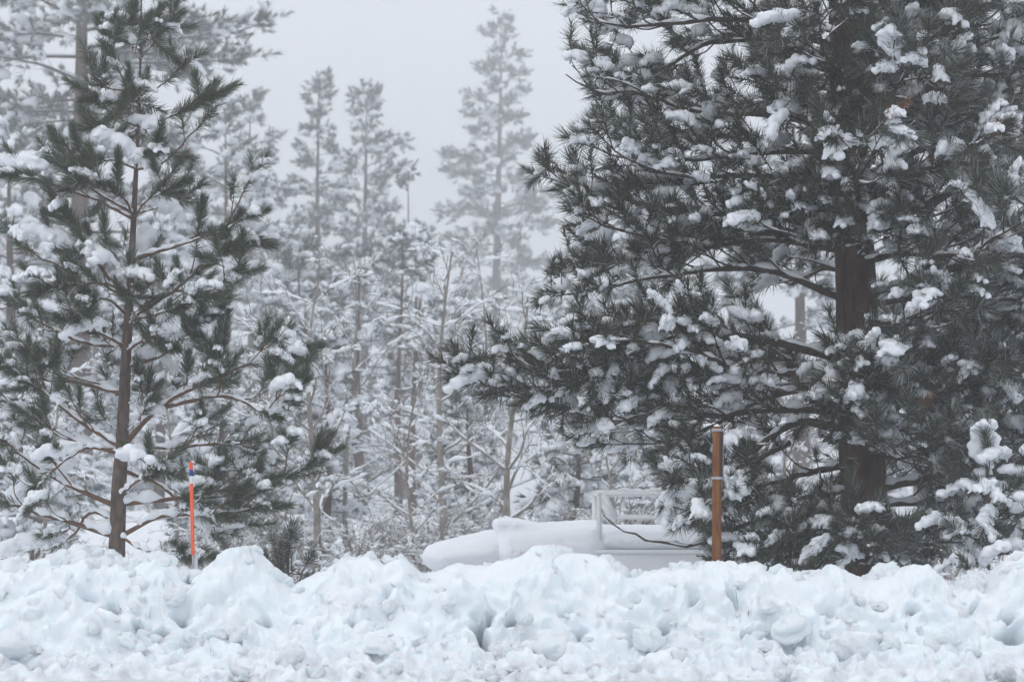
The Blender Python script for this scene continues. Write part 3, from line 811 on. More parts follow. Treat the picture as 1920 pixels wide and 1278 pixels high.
    hero_pine('pine_tree', 'tall dark pine with thick red-brown trunk filling the right of the picture', base, trunk, tr, (M_BARK, M_TWIG, M_NEEDLE), B, TUFT_R, TUFT_S, rng, (0.9, 1.25), 0.46, ex, 300, 300, (0.26, 0.8), 1.25, 0.2, ([-60, 0, 60, 120, 170, 230, 300, 330, 420, 500, 530, 570, 600, 640, 660, 740, 765, 790, 845, 868, 885, 992, 1002, 1060], [1050, 1065, 1090, 1045, 1100, 1110, 1000, 995, 1080, 1040, 1015, 1015, 1080, 890, 850, 855, 980, 1055, 1060, 1140, 1240, 1240, 1110, 1120]), [(1565, 1640, 520, 660, .35), (1560, 1612, 95, 165, .5), (1580, 1650, 890, 990, .4), (1400, 1570, 850, 1010, .45), (1370, 1490, 700, 760, .5), (1180, 1330, 40, 110, .35), (1090, 1320, 984, 1075, 1.01), (1345, 1440, 930, 1000, .5)], 1640)
big_pine()

# --- the young pine on the left
def young_pine():
    rng = np.random.default_rng(33)
    D = 24.0
    trunk = [P(214, 1100, D), P(222, 940, D), P(228, 840, D), P(238, 640, D), P(247, 480, D), P(256, 300, D), P(262, 165, D), P(264, 60, D), P(265, 0, D)]
    base = trunk[0].copy(); base[2] = float(ground_z(base[0], D)) - 0.08
    trunk[0] = base.copy()
    tr = [0.112, 0.10, 0.088, 0.07, 0.055, 0.038, 0.026, 0.014, 0.008]
    few = dict(dens=.6, up=0.5, t0=0.45, shoots=(0, 1), lscale=0.55, end_run=0.55, tuft_gap=0.2)
    mid = dict(dens=1.9, up=0.45, t0=0.35, shoots=(0, 2), lscale=0.6, end_run=0.6, tuft_gap=0.2)
    big = dict(dens=3.2, up=0.42, t0=0.25, shoots=(1, 2), lscale=0.75, end_run=0.7, tuft_gap=0.22)
    one = dict(dens=0.1, up=0.5, t0=0.8, shoots=(0, 0), lscale=0.3, end_run=0.6, tuft_gap=0.16)
    S = [([(262, 165), (263, 115), (265, 66)], 0, .012, one), ([(264, 110), (290, 80), (318, 48)], -.1, .008, one),
         ([(261, 168), (225, 140), (203, 75)], -.2, .011, one), ([(262, 165), (285, 170), (340, 128)], .2, .011, one),
         ([(260, 170), (205, 165), (172, 120)], .3, .011, few), ([(258, 200), (225, 190), (190, 180)], -.3, .009, one),
         ([(257, 238), (300, 226), (378, 188)], -.2, .013, one), ([(257, 238), (215, 215), (190, 180)], .2, .013, few), ([(257, 240), (240, 250), (195, 240)], -.4, .012, one),
         ([(254, 318), (300, 308), (350, 262), (397, 208)], .2, .016, few), ([(254, 316), (205, 300), (165, 320)], -.3, .014, few), ([(254, 320), (262, 300), (300, 285)], -.6, .012, one),
         ([(250, 400), (180, 360), (130, 320), (88, 280)], .1, .02, mid), ([(249, 410), (170, 370), (100, 345), (35, 330)], -.4, .02, mid), ([(249, 405), (230, 370), (170, 345)], -.8, .016, mid), ([(249, 400), (290, 392), (345, 372)], .3, .014, few),
         ([(248, 420), (270, 380), (318, 350)], -.5, .014, few), ([(246, 485), (330, 462), (400, 440), (455, 440)], -.2, .022, mid), ([(246, 490), (350, 450), (430, 410), (455, 360), (478, 330)], .3, .02, few),
         ([(240, 565), (195, 510), (152, 440), (120, 395)], -.3, .024, mid), ([(242, 560), (150, 510), (70, 480), (25, 440)], .3, .022, mid), ([(242, 545), (180, 530), (90, 545)], -.7, .02, mid),
         ([(238, 605), (320, 548), (395, 490), (420, 470)], -.2, .028, mid), ([(330, 545), (390, 545), (450, 510)], -.3, .016, few), ([(240, 600), (290, 590), (370, 560)], -.8, .018, mid), ([(238, 590), (200, 560), (160, 560)], -.9, .018, mid),
         ([(236, 650), (150, 640), (70, 600), (15, 565)], .1, .024, mid), ([(236, 650), (180, 620), (140, 600)], -.8, .02, mid), ([(235, 690), (310, 662), (350, 620), (388, 596)], -.2, .022, mid), ([(236, 660), (270, 640), (320, 650)], -.9, .02, mid),
         ([(230, 838), (300, 762), (420, 700), (490, 680), (545, 662)], -.2, .034, big), ([(300, 765), (420, 742), (500, 770), (550, 738)], -.5, .026, big), ([(370, 715), (392, 680), (396, 640)], -.3, .014, one),
         ([(234, 738), (130, 715), (50, 708), (-20, 680)], .2, .026, mid), ([(234, 745), (190, 720), (120, 700), (60, 660)], .8, .022, mid), ([(228, 838), (330, 838), (420, 832), (480, 852)], .1, .026, big),
         ([(228, 838), (150, 790), (80, 735), (20, 690)], -.4, .028, big), ([(228, 845), (120, 820), (40, 770), (-30, 760)], .4, .026, big), ([(226, 850), (160, 840), (90, 890), (60, 930)], -.7, .024, mid),
         ([(222, 945), (330, 934), (440, 925), (520, 900), (585, 872)], -.2, .03, big), ([(222, 950), (120, 905), (30, 850), (-40, 830)], .2, .03, big), ([(220, 1005), (120, 975), (40, 950), (-50, 930)], -.4, .036, mid),
         ([(220, 1008), (300, 968), (380, 965), (470, 955)], -.5, .03, big), ([(220, 1000), (270, 1030), (345, 1040)], -.6, .018, few), ([(222, 930), (260, 900), (300, 880)], -.9, .02, mid), ([(226, 880), (300, 910), (390, 990), (460, 985)], .5, .024, big), ([(222, 980), (170, 960), (130, 1010), (60, 1020)], .5, .024, mid)]
    for py in [60, 80, 100, 195, 210, 268] + list(range(500, 900, 50)):     # short shoots along the stem itself
        for q in range(2):
            px = np.interp(py, [0, 300, 640, 940], [265, 256, 238, 222]); a = rng.uniform(0, 6.28); w = 13 if py < 330 else 30
            S.append(([(px, py + 12), (px + w * math.cos(a), py - 4), (px + w * 1.3 * math.cos(a), py - 16)], .16 * math.sin(a) * w / 13, .006, dict(dens=.1, up=.5, t0=.8, shoots=(0, 0), lscale=.2, end_run=.12, tuft_gap=.2)))
    B = [px_branch(p, D, dd, r0, tw, 14, 1.6 if p[0][1] > 820 else 1.0) for p, dd, r0, tw in S]
    ex = []
    for px, py, s, d in [(50, 322, 1.35, (-1, 0, 0)), (205, 288, 1.6, (-1, 0, -.2)), (240, 295, 1.2, (1, 0, -.6)), (265, 245, 1.2, (.6, -.5, -.9)), (240, 66, .8, (-1, 0, 0)), (215, 62, .6, (-1, 0, 0)), (222, 172, .9, (-1, 0, 0)), (276, 168, .7, (.7, 0, -1)), (262, 410, 1.3, (.5, -.4, -1.4)), (272, 455, 1.6, (.15, -.5, -2.2)), (145, 395, .9, (.3, -.8, -.6)), (462, 350, .8, (1, 0, 1.4)), (385, 440, 1.25, (-1, 0, 0)), (440, 446, 1.1, (1, 0, 0)), (85, 465, 1.6, (-1, 0, .4)), (190, 485, 1.4, (1, 0, -.9)), (230, 510, 1.2, (1, 0, -.6)), (110, 525, 1.2, (-1, 0, -.4)), (45, 578, 1.0, (-1, 0, 0)), (10, 552, 1.2, (1, 0, -.5)), (165, 615, 1.3, (-1, 0, -.4)), (272, 662, 1.2, (1, 0, 0)), (300, 690, .8, (.3, 0, -1)), (545, 662, 1.2, (1, 0, -.2)), (110, 770, 1.2, (1, 0, -.5)), (95, 890, 1.9, (-.7, 0, -1.1)), (130, 855, 1.4, (-1, 0, -.6)), (55, 930, 1.0, (-1, 0, -1)), (520, 745, 1.1, (1, 0, .8)), (505, 790, .9, (1, 0, .8)), (280, 790, 1.2, (1, 0, .8)), (265, 880, 1.2, (1, 0, 0)), (315, 540, .9, (1, 0, .3)), (45, 330, 1.0, (-1, 0, 0)), (470, 865, .8, (1, 0, .3)), (65, 705, .9, (-1, 0, 0)), (360, 968, .8, (1, 0, 0)), (30, 1000, 1.3, (-1, 0, 0)), (100, 1015, 1.2, (-1, 0, 0))]:
        ex.append((P(px, py, D - 0.45), np.array(d, float), s * 0.74))
    hero_pine('pine_tree', 'young pine with upswept green brush-like boughs behind the orange marker stake', base, trunk, tr, (M_BARKY, M_ORTWIG, M_NEEDLEY), B, TUFT_Y, TUFT_S, rng, (0.76, 1.02), 0.3, ex, 300, 300, (0.28, 0.66), 1.55, 0.16)
young_pine()

# --- two small ones
def sapling(label, px, ytop, ybase, D, spread, seed, snow, n):
    rng = np.random.default_rng(seed)
    top = P(px, ytop, D); b = P(px, ybase, D)
    base = b.copy(); base[2] = float(ground_z(b[0], D)) - 0.05
    B = []
    tw = dict(dens=2.2, up=0.5, t0=0.35, shoots=(0, 1), lscale=0.55, end_run=0.35, tuft_gap=0.2)
    H = top[2] - base[2]
    B.append(dict(path=catmull([top - np.array([0, 0, .3]), top], 8), r0=.01, tw=dict(dens=.1, shoots=(0, 0), end_run=.3, tuft_gap=.16)))
    for k in range(n):
        t = (k + .5) / n
        z = top[2] - 0.1 - t * min(H - .3, 2.2)
        az = k * 2.399
        L = spread * (0.35 + 0.65 * t) * rng.uniform(.8, 1.1)
        h = np.array([math.cos(az), 0.7 * math.sin(az), 0])
        p0 = np.array([top[0], top[1], z])
        B.append(dict(path=catmull([p0, p0 + h * L * .5 + np.array([0, 0, .08 * L]), p0 + h * L + np.array([0, 0, .35 * L])], 9), r0=.014, tw=tw))
    hero_pine('pine_sapling', label, base, [base, np.array([base[0] * .5 + top[0] * .5, D, base[2] * .5 + top[2] * .5]), top], [.045, .03, .012], (M_BARKY, M_TWIG, M_NEEDLEY), B, TUFT_R, TUFT_S, rng, (.7, 1), snow, (), 120, 120, (.5, .9))
sapling('young snow-capped pine sapling at the far right behind the snow bank', 1850, 860, 1090, 22.9, 0.75, 5, 0.65, 13)
sapling('small green pine sapling poking up in the dip of the snow bank', 540, 1034, 1100, 22.3, 0.2, 6, 0.05, 5)

# ------------------------------------------------------------------ hazy pines behind
def far_pine(label, px, ytop, D, crown, width, r_base, seed, nb, tuft='far', snow=0.35, dens=1.0, zbase=None, lean=0.0, tsc=1.0, extra=(), group='pines in the mist behind', droop=0.0, name='pine_tree', bare=0.0):
    """crown: lowest and highest row (photo px) that carry boughs; width: px half width at given rows"""
    rng = np.random.default_rng(seed)
    if D > 55:
        D *= 1.28; tsc *= 1.22; r_base *= 1.28; extra = [(e[0], e[1], e[2] * 1.28) for e in extra]
    x = (px - 960) / FPX * D
    base = np.array([x, D, float(ground_z(x, D)) - 0.15])
    top = P(px + lean, ytop, D)
    H = top[2] - base[2]
    root = empty(name, base, label, 'tree', group)
    mb = MB()
    n = 24
    t = np.linspace(0, 1, n)
    ax = np.stack([t * (top[0] - base[0]) + 0.05 * np.sin(t * 7 + seed), 0 * t, t * H], -1)
    tube(mb, ax, 0.92 * r_base * (1 - t) ** 1.0 + 0.015, 9, 0, 0.05, rng)
    link('trunk', mb.mesh('trunk', [M_BARK]), root)
    ppm = FPX / D
    protos = FAR_A if tuft == 'far' else MID_A
    rows = np.array([w[0] for w in width]); ws = np.array([w[1] for w in width]) / ppm
    y0, y1 = crown
    wid = lambda py: np.interp(py, rows, ws)
    spots = []
    for k in range(nb):
        py = y1 + (y0 - y1) * ((k + rng.uniform(0, 1)) / nb)
        spots.append((py, k * 2.399 + rng.normal(0, .35), wid(py) * rng.uniform(0.55, 1.12)))
    for e in extra: spots.append(e)
    for k in range(5): spots.append((ytop + 3 + k * 9, rng.uniform(0, 6.28), 0.25 * tsc))
    for (py, az, L) in spots:
        zz = P(px, py, D)[2] - base[2]
        f = np.clip(zz / H, 0, 0.999)
        p0 = np.array([np.interp(f, t, ax[:, 0]), 0, zz])
        h = np.array([math.cos(az), math.sin(az), 0])
        up = np.interp(f, [0.2, 0.6, 1.0], [-0.1, 0.12, 0.6]) + rng.normal(0, .12) - droop
        sag = 0.12
        pts = [p0, p0 + h * L * .35 + np.array([0, 0, up * L * .3]), p0 + h * L * .7 + np.array([0, 0, up * L * .5 - sag * L * .3]), p0 + h * L + np.array([0, 0, up * L * .7])]
        path = catmull(pts, 9)
        mb = MB()
        r0 = 0.016 + 0.010 * L
        tube(mb, path, np.linspace(r0, 0.008, 9), 4, 0, 0, rng)
        T, S, U = frames(path)
        pos, dr = [], []
        nt_ = max(4, int(L * 11.8 * dens / tsc))
        for q in range(nt_):
            tt = 0.25 + 0.75 * rng.uniform(0, 1) ** 0.75
            if rng.uniform() < bare: continue
            i = min(int(tt * 8), 7)
            off = (1 - tt) * L * 0.4 + 0.12 * tsc
            d = unit(T[i] * rng.uniform(.3, 1) + S[i] * rng.normal(0, .75) + np.array([0, 0, 1]) * rng.normal(.15, .4))
            p = path[i] + d * off * rng.uniform(.3, 1)
            if off > 0.3: tube(mb, np.array([path[i], p]), [0.01, 0.007], 3, 0, 0, rng, cap=False)
            pos.append(p); dr.append(unit(d + np.array([0, 0, .3])))
        pos.append(path[-1]); dr.append(T[-1])
        pos = np.array(pos); dr = np.array(dr)
        m = len(pos)
        R = axis_mats(dr, rng.uniform(0, 6.28, m)); Sx = tsc * rng.uniform(.8, 1.25, m)
        w = rng.integers(0, len(protos), m)
        for q, pr in enumerate(protos):
            k = np.where(w == q)[0]
            if len(k): stamp(mb, pr, pos[k], R[k], Sx[k][:, None], 1)
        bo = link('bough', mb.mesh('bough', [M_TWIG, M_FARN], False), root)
        sn = np.where(rng.uniform(0, 1, m) < snow * np.interp(f, [.3, .75, 1], [1.35, .9, .5]))[0]
        if len(sn):
            sb = MB()
            R = flat_mats(dr[sn] + rng.normal(0, .2, (len(sn), 3)))
            w = rng.integers(0, len(LUMP_A), len(sn))
            for q, pr in enumerate(LUMP_A):
                k = np.where(w == q)[0]
                if len(k): stamp(sb, pr, pos[sn][k] + dr[sn][k] * .12 * tsc + np.array([0, 0, .07 * tsc]), R[k], (tsc * rng.uniform(.6, 1.4, len(k)))[:, None])
            if rng.uniform() < 0.8: snow_strip(sb, path, np.linspace(r0, 0.012, 9) * 1.3, rng, 1.2, .3, .03, 4, 1)
            tag(link('snow', sb.mesh('snow', [M_SNOW]), bo), kind='stuff')
    return root

PI = math.pi
far_pine('big misty pine at the upper left with a long bough reaching right', 152, -420, 66, (760, -260), [(-260, 200), (0, 260), (300, 290), (700, 220), (800, 90)], 0.50, 41, 70, 'mid', .22, 1.05, tsc=1.25,
         extra=[(112, 0.1, 6.1), (100, 0.25, 5.6), (92, -0.1, 4.9), (210, 3.0, 3.5), (75, 2.9, 4.0)])
far_pine('misty pine with a heavy snow load just right of the young pine', 425, 205, 78, (980, 215), [(215, 14), (290, 95), (420, 130), (650, 120), (980, 110)], 0.26, 42, 40, 'far', .75, 1.3, tsc=1.3)
far_pine('hazy pointed pine top between the young pine and the misty twin pines', 470, 178, 104, (700, 185), [(180, 10), (250, 50), (340, 75), (700, 100)], 0.28, 43, 34, 'far', .35, 1.2, tsc=1.4)
far_pine('left one of two misty twin pines left of centre', 597, 146, 104, (950, 152), [(150, 14), (200, 32), (300, 50), (420, 80), (560, 110), (720, 110), (950, 90)], 0.32, 44, 74, 'far', .32, 1.25, tsc=1.35)
far_pine('right one of two misty twin pines left of centre', 684, 166, 110, (900, 172), [(170, 12), (230, 30), (320, 55), (430, 82), (560, 100), (740, 105), (900, 70)], 0.32, 45, 70, 'far', .42, 1.25, tsc=1.4,
         extra=[(285, 0.1, 2.0), (330, 0.2, 1.9)], lean=2)
far_pine('tallest pale misty pine standing alone in the centre gap', 926, 26, 145, (760, 36), [(36, 14), (110, 42), (200, 66), (330, 96), (400, 120), (500, 105), (640, 90), (760, 60)], 0.5, 46, 80, 'far', .18, 1.25, tsc=1.6, lean=14,
         extra=[(310, 3.1, 4.0), (330, 3.3, 3.8), (405, 3.0, 4.2), (500, 0.0, 3.6), (395, 0.2, 3.0)])
far_pine('thin half-bare snag of a pine between the twin pines and the tall one', 760, 320, 92, (700, 420), [(420, 8), (470, 28), (640, 55), (700, 50)], 0.17, 47, 18, 'far', .3, .55, tsc=1.1, lean=6)
far_pine('slim small pine leaning beside the half-bare snag', 788, 442, 84, (760, 448), [(448, 9), (500, 26), (640, 55), (760, 60)], 0.16, 48, 24, 'far', .35, .9, tsc=1.1)
far_pine('misty pine trunk seen through the left boughs of the big right pine', 1196, 330, 64, (900, 360), [(360, 40), (500, 110), (640, 130), (820, 110), (900, 60)], 0.25, 49, 40, 'mid', .45, 1.0, tsc=1.15)
far_pine('snowy misty pine half hidden just left of the right pine', 1100, 470, 82, (980, 480), [(480, 12), (560, 60), (760, 90), (980, 90)], 0.22, 50, 36, 'far', .5, 1.1, tsc=1.2)
far_pine('straight dark pine trunk at the edge of the clearing, nearest the young pine', 672, 470, 60, (860, 500), [(500, 40), (640, 90), (760, 80), (860, 50)], 0.19, 51, 26, 'mid', .55, .9)
far_pine('left one of two thin straight pine trunks in the white clearing', 745, 440, 58, (800, 470), [(470, 20), (600, 70), (720, 60), (800, 40)], 0.125, 52, 20, 'mid', .4, .6, lean=8)
far_pine('right one of two thin straight pine trunks in the white clearing', 774, 480, 60, (780, 500), [(500, 20), (620, 60), (780, 50)], 0.13, 53, 18, 'mid', .4, .6, lean=5)
far_pine('dark pine trunk standing above the cab of the snow-buried truck', 1024, 560, 62, (900, 580), [(580, 30), (700, 80), (900, 70)], 0.13, 54, 22, 'mid', .45, .7, lean=10)
far_pine('snow-laden pine behind the left edge of the picture', 20, 250, 56, (1000, 260), [(260, 40), (500, 120), (900, 160)], 0.26, 55, 40, 'mid', .65, .95, tsc=1.15)
far_pine('snow-covered pine low behind the trunk of the young pine', 300, 420, 64, (1000, 430), [(430, 15), (600, 90), (1000, 120)], 0.2, 56, 38, 'mid', .8, 1.0, tsc=1.15)
far_pine('misty pine glimpsed behind the trunk of the big right pine', 1500, 120, 74, (980, 130), [(130, 20), (400, 130), (900, 160)], 0.34, 57, 40, 'far', .45, 1.1, tsc=1.25)
far_pine('misty pine glimpsed at the right edge of the picture', 1860, 60, 70, (980, 70), [(70, 30), (400, 140), (900, 170)], 0.34, 58, 42, 'far', .45, 1.1, tsc=1.25)
far_pine('low snowy pine behind the rack of the snow-buried truck', 1250, 700, 48, (1010, 705), [(705, 12), (850, 80), (1010, 100)], 0.14, 59, 30, 'mid', .6, 1.0)
far_pine('low dense pine between the aspen and the truck rack', 1080, 760, 46, (1000, 770), [(770, 15), (900, 60), (1000, 60)], 0.1, 60, 24, 'mid', .55, 1.0)
far_pine('low pine thicket tree just right of the dip in the snow bank', 615, 640, 50, (1020, 650), [(650, 12), (800, 60), (1020, 80)], 0.12, 61, 26, 'mid', .7, .9)
far_pine('short snowy pine under the bare aspens in the centre', 880, 720, 52, (1000, 730), [(730, 10), (850, 50), (1000, 60)], 0.11, 62, 22, 'mid', .6, .9)

far_pine('dim misty pine behind the tip of the young pine, right bough side', 520, 430, 92, (980, 440), [(440, 12), (560, 70), (980, 110)], .22, 63, 40, 'far', .4, 1.1, tsc=1.35)
far_pine('dim misty pine behind the lower left boughs of the young pine', 150, 520, 84, (1000, 530), [(530, 14), (700, 110), (1000, 130)], .2, 67, 36, 'far', .5, 1.1, tsc=1.4)
far_pine('dim misty pine behind the wooden post', 1370, 420, 80, (990, 430), [(430, 14), (650, 110), (990, 130)], .22, 68, 36, 'far', .4, 1.1, tsc=1.35)
far_pine('dim misty pine behind the right boughs of the big pine', 1720, 300, 86, (990, 310), [(310, 14), (600, 120), (990, 140)], .24, 69, 36, 'far', .4, 1.1, tsc=1.35)

far_pine('low snow-plastered pine below the left boughs of the young pine', 70, 640, 46, (1030, 650), [(650, 14), (820, 90), (1030, 130)], .12, 81, 34, 'mid', .6, 1.0)
far_pine('low snow-plastered pine between the young pine trunk and the dip in the bank', 420, 680, 48, (1030, 690), [(690, 12), (850, 80), (1030, 110)], .12, 82, 32, 'mid', .6, 1.0)

far_pine('snow-loaded conifer behind the forked aspen right of the young pine', 560, 470, 66, (960, 480), [(480, 12), (600, 70), (960, 110)], .17, 91, 40, 'far', .75, 1.1, tsc=1.2)
far_pine('snow-loaded conifer behind the pale central aspen trunk', 850, 560, 68, (960, 570), [(570, 12), (700, 70), (960, 90)], .15, 92, 34, 'far', .75, 1.1, tsc=1.2)

# ------------------------------------------------------------------ bare aspens and shrubs
def bare_tree(root, H, r0, seed, fork=0.35, limbs=9, spread=0.8, wood=(0, 1), lean=(0, 0), snowk=1.6, sub=6, twigs=5, bend=0.15):
    rng = np.random.default_rng(seed)
    n = 14
    t = np.linspace(0, 1, n)
    ax = np.stack([lean[0] * t * H + bend * np.sin(t * 4 + seed) * t, lean[1] * t * H + bend * np.cos(t * 5 + seed) * t, t * H], -1)
    mb = MB()
    tr_ = r0 * (1 - 0.85 * t) + .004
    tube(mb, ax, tr_, 9, 0, 0.06, rng)
    link('trunk', mb.mesh('trunk', [M_ASPEN]), root)
    def stick(p, d, l, wv, k=6):
        pts = [p]
        for q in range(3):
            d = unit(d + rng.normal(0, wv, 3) + np.array([0, 0, .06])); pts.append(pts[-1] + d * l / 3)
        return catmull(pts, k), d
    for k in range(limbs):
        f = fork + (1 - fork) * (k + rng.uniform(0, 1)) / limbs
        i = min(int(f * (n - 1)), n - 2)
        az = k * 2.399 + rng.normal(0, .4)
        d = unit(np.array([math.cos(az) * spread, math.sin(az) * spread, rng.uniform(.15, .9)]))
        l = H * 0.34 * (1.15 - f * .7) * rng.uniform(.7, 1.25)
        mb = MB(); sb = MB()
        path, dend = stick(ax[i], d, l, .3, 9)
        rr = np.linspace(max(.012, tr_[i] * .55), .008, 9)
        tube(mb, path, rr, 5, 0, 0, rng)
        snow_strip(sb, path, rr, rng, 1.3 * snowk, .12, .024, 5, 2)
        for q in range(sub):
            j = rng.integers(2, 9)
            dd = unit(unit(path[min(j, 8)] - path[j - 1]) + rng.normal(0, .55, 3) + np.array([0, 0, .1]))
            p2, _ = stick(path[j], dd, l * rng.uniform(.25, .55), .35)
            tube(mb, p2, np.linspace(.009, .005, 6), 3, 1, 0, rng, cap=False)
            if rng.uniform() < .85: snow_strip(sb, p2, np.full(6, .012), rng, 1.25 * snowk, .2, .02, 4, 2)
            for w in range(twigs):
                j2 = rng.integers(1, 6)
                d3 = unit(rng.normal(0, 1, 3) + unit(p2[j2] - p2[j2 - 1]) + np.array([0, 0, .3]))
                p3, _ = stick(p2[j2], d3, l * rng.uniform(.1, .25), .3, 4)
                tube(mb, p3, np.linspace(.0055, .0035, 4), 3, 1, 0, rng, cap=False)
                if rng.uniform() < .45: snow_strip(sb, p3, np.full(4, .008), rng, 1.2 * snowk, .2, .015, 4, 1)
        lo = link('limb', mb.mesh('limb', [M_ASPEN, M_ASTWIG]), root)
        if sb.n:
            tag(link('snow', sb.mesh('limb_snow', [M_SNOW]), lo), kind='stuff')

def aspen(label, px, ytop, D, r, seed, **kw):
    x = (px - 960) / FPX * D
    base = np.array([x, D, float(ground_z(x, D)) - 0.1])
    H = P(px, ytop, D)[2] - base[2]
    root = empty('aspen_tree', base, label, 'tree', 'bare aspens behind the snow bank')
    bare_tree(root, H, r, seed, **kw)

aspen('forked bare aspen loaded with snow right of the young pine', 590, 520, 40, 0.085, 71, fork=.3, limbs=18, bend=.4, lean=(.03, 0))
aspen('bare aspen with a pale upright trunk in the centre of the thicket', 834, 470, 44, 0.085, 72, fork=.2, limbs=20, bend=.25)
aspen('bare aspen with a forked trunk in front of the truck cab', 965, 560, 38, 0.085, 73, fork=.3, limbs=17, bend=.35, lean=(-.02, 0), spread=.9)
aspen('slender bare aspen left of the thin pine trunks', 650, 480, 50, 0.06, 74, fork=.15, limbs=18, bend=.3)
aspen('slender bare aspen just behind the right shoulder of the central one', 900, 450, 54, 0.06, 75, fork=.15, limbs=18, bend=.3)
aspen('thin bare aspen between the young pine and the forked aspen', 510, 600, 42, 0.045, 76, fork=.25, limbs=18, bend=.3)
aspen('thin bare aspen seen through the rack of the truck', 1150, 700, 42, 0.04, 77, fork=.25, limbs=15, bend=.3)
aspen('thin bare aspen left of the truck hood', 780, 700, 40, 0.04, 78, fork=.2, limbs=16, bend=.3)
aspen('thin bare aspen behind the right pine trunk', 1480, 640, 44, 0.045, 79, fork=.25, limbs=16, bend=.3)
aspen('thin bare aspen behind the lower left boughs of the young pine', 90, 640, 42, 0.045, 80, fork=.25, limbs=16, bend=.3)
aspen('thin bare aspen right behind the trunk of the young pine', 330, 640, 44, 0.045, 83, fork=.25, limbs=16, bend=.3)

def shrub_parts(seed, stems=22, h=1.7):
    rng = np.random.default_rng(seed)
    mb = MB(); sb = MB()
    for k in range(stems):
        az = rng.uniform(0, 6.28)
        d = unit(np.array([math.cos(az) * .55, math.sin(az) * .55, 1]))
        p = np.array([math.cos(az) * .12, math.sin(az) * .12, 0])
        L = h * rng.uniform(.6, 1.1)
        out_ = np.array([math.cos(az), math.sin(az), 0])
        path = catmull([p, p + d * L * .4, p + d * L * .75 + out_ * .1 * L, p + d * L * .9 + out_ * .4 * L + np.array([0, 0, rng.uniform(-.35, .05)])], 9) + rng.normal(0, .02, (9, 3))
        tube(mb, path, np.linspace(.013, .005, 9), 3, 0, 0, rng, cap=False)
        snow_strip(sb, path, np.full(9, .014), rng, 1.4, .3, .022)
        for q in range(9):
            j = rng.integers(2, 9)
            dd = unit(rng.normal(0, .7, 3) + np.array([0, 0, .4]) + out_ * .4)
            p2 = catmull([path[j], path[j] + dd * L * .15, path[j] + dd * L * .25 + rng.normal(0, .07, 3)], 5)
            tube(mb, p2, np.linspace(.006, .0035, 5), 3, 0, 0, rng, cap=False)
            if rng.uniform() < .6: snow_strip(sb, p2, np.full(5, .01), rng, 1.3, .2, .016)
            for w in range(3):
                d3 = unit(dd + rng.normal(0, .7, 3)); l3 = rng.uniform(.08, .22)
                tube(mb, np.array([p2[3], p2[3] + d3 * l3]), [.0045, .003], 3, 0, 0, rng, cap=False)
    bl = rng.integers(4, 8)
    for q, pr in enumerate(LUMP_A):
        pos = np.stack([rng.normal(0, .45, bl), rng.normal(0, .45, bl), rng.uniform(.25, h * .9, bl)], -1)
        stamp(sb, pr, pos, flat_mats(rng.normal(0, 1, (bl, 3)), .2), rng.uniform(.2, .5, bl)[:, None])
    return mb.mesh('stems', [M_ASTWIG]), sb.mesh('shrub_snow', [M_SNOW])
SHRUBS = [shrub_parts(400 + s, 22 + s, [1.6, 2.0, 1.4, 2.3][s]) for s in range(4)]
rs = np.random.default_rng(55)
sp_ = []
for k in range(15): sp_.append((470 + 36 * k + rs.uniform(-15, 15), rs.uniform(29, 36)))
for k in range(20): sp_.append((440 + 45 * k + rs.uniform(-20, 20), rs.uniform(37, 50)))
for k in range(9): sp_.append((-40 + 55 * k + rs.uniform(-20, 20), rs.uniform(30, 42)))
for k in range(10): sp_.append((1180 + 85 * k + rs.uniform(-20, 20), rs.uniform(36, 48)))
for k, (px, D) in enumerate(sp_):
    if 780 < px < 1600 and D < 35: D += 8
    x = (px - 960) / FPX * D
    o = empty('bare_shrub', (x, D, float(ground_z(x, D)) - .05), 'bare brown shrub dusted with snow ' + ('in the tangle behind the young pine' if px < 430 else 'in the thicket between the young pine and the truck' if px < 830 else 'in the undergrowth behind the buried truck' if px < 1450 else 'behind the thick trunk of the right pine'), 'shrub', 'bare shrubs in the thicket')
    o.rotation_euler = (0, 0, rs.uniform(0, 6.28)); s = rs.uniform(.55, .9); o.scale = (s, s, s)
    a, b = SHRUBS[k % 4]
    tag(link('stems', a, o), kind='stuff'); tag(link('snow', b, o), kind='stuff')

# ------------------------------------------------------------------ snow-buried truck with a pipe rack
import bmesh
M_WHITE = noise_mat('white_truck_paint', (0.80, 0.81, 0.82), (0.84, 0.85, 0.86), 3, rough=0.45, spec=0.5, bump=0.05)
M_GLASS = mat('dark_glass', (0.03, 0.035, 0.04), 0.15, 0.5)
M_TYRE = noise_mat('tyre', (0.02, 0.02, 0.02), (0.04, 0.04, 0.04), 30, bump=.4)
M_STEEL = noise_mat('galvanised_steel', (0.30, 0.31, 0.33), (0.42, 0.43, 0.45), 30, rough=0.45, spec=0.5)

def box(mb, c, s, m=0, bev=0.0, taper=None):
    bm = bmesh.new()
    bmesh.ops.create_cube(bm, size=1, matrix=Matrix.Translation(Vector(c)) @ Matrix.Diagonal((*s, 1)))
    if bev: bmesh.ops.bevel(bm, geom=bm.edges[:], offset=bev, segments=3, affect='EDGES', profile=.6)
    bmesh.ops.triangulate(bm, faces=bm.faces[:])
    bm.verts.index_update()
    V = np.array([v.co[:] for v in bm.verts]); T = np.array([[v.index for v in f.verts] for f in bm.faces])
    bm.free()
    if taper is not None: V = taper(V)
    mb.add(V, T, None, m)

def part(name, parent, mats, fn, smooth=False):
    mb = MB(); fn(mb)
    return link(name, mb.mesh(name, mats, smooth), parent)

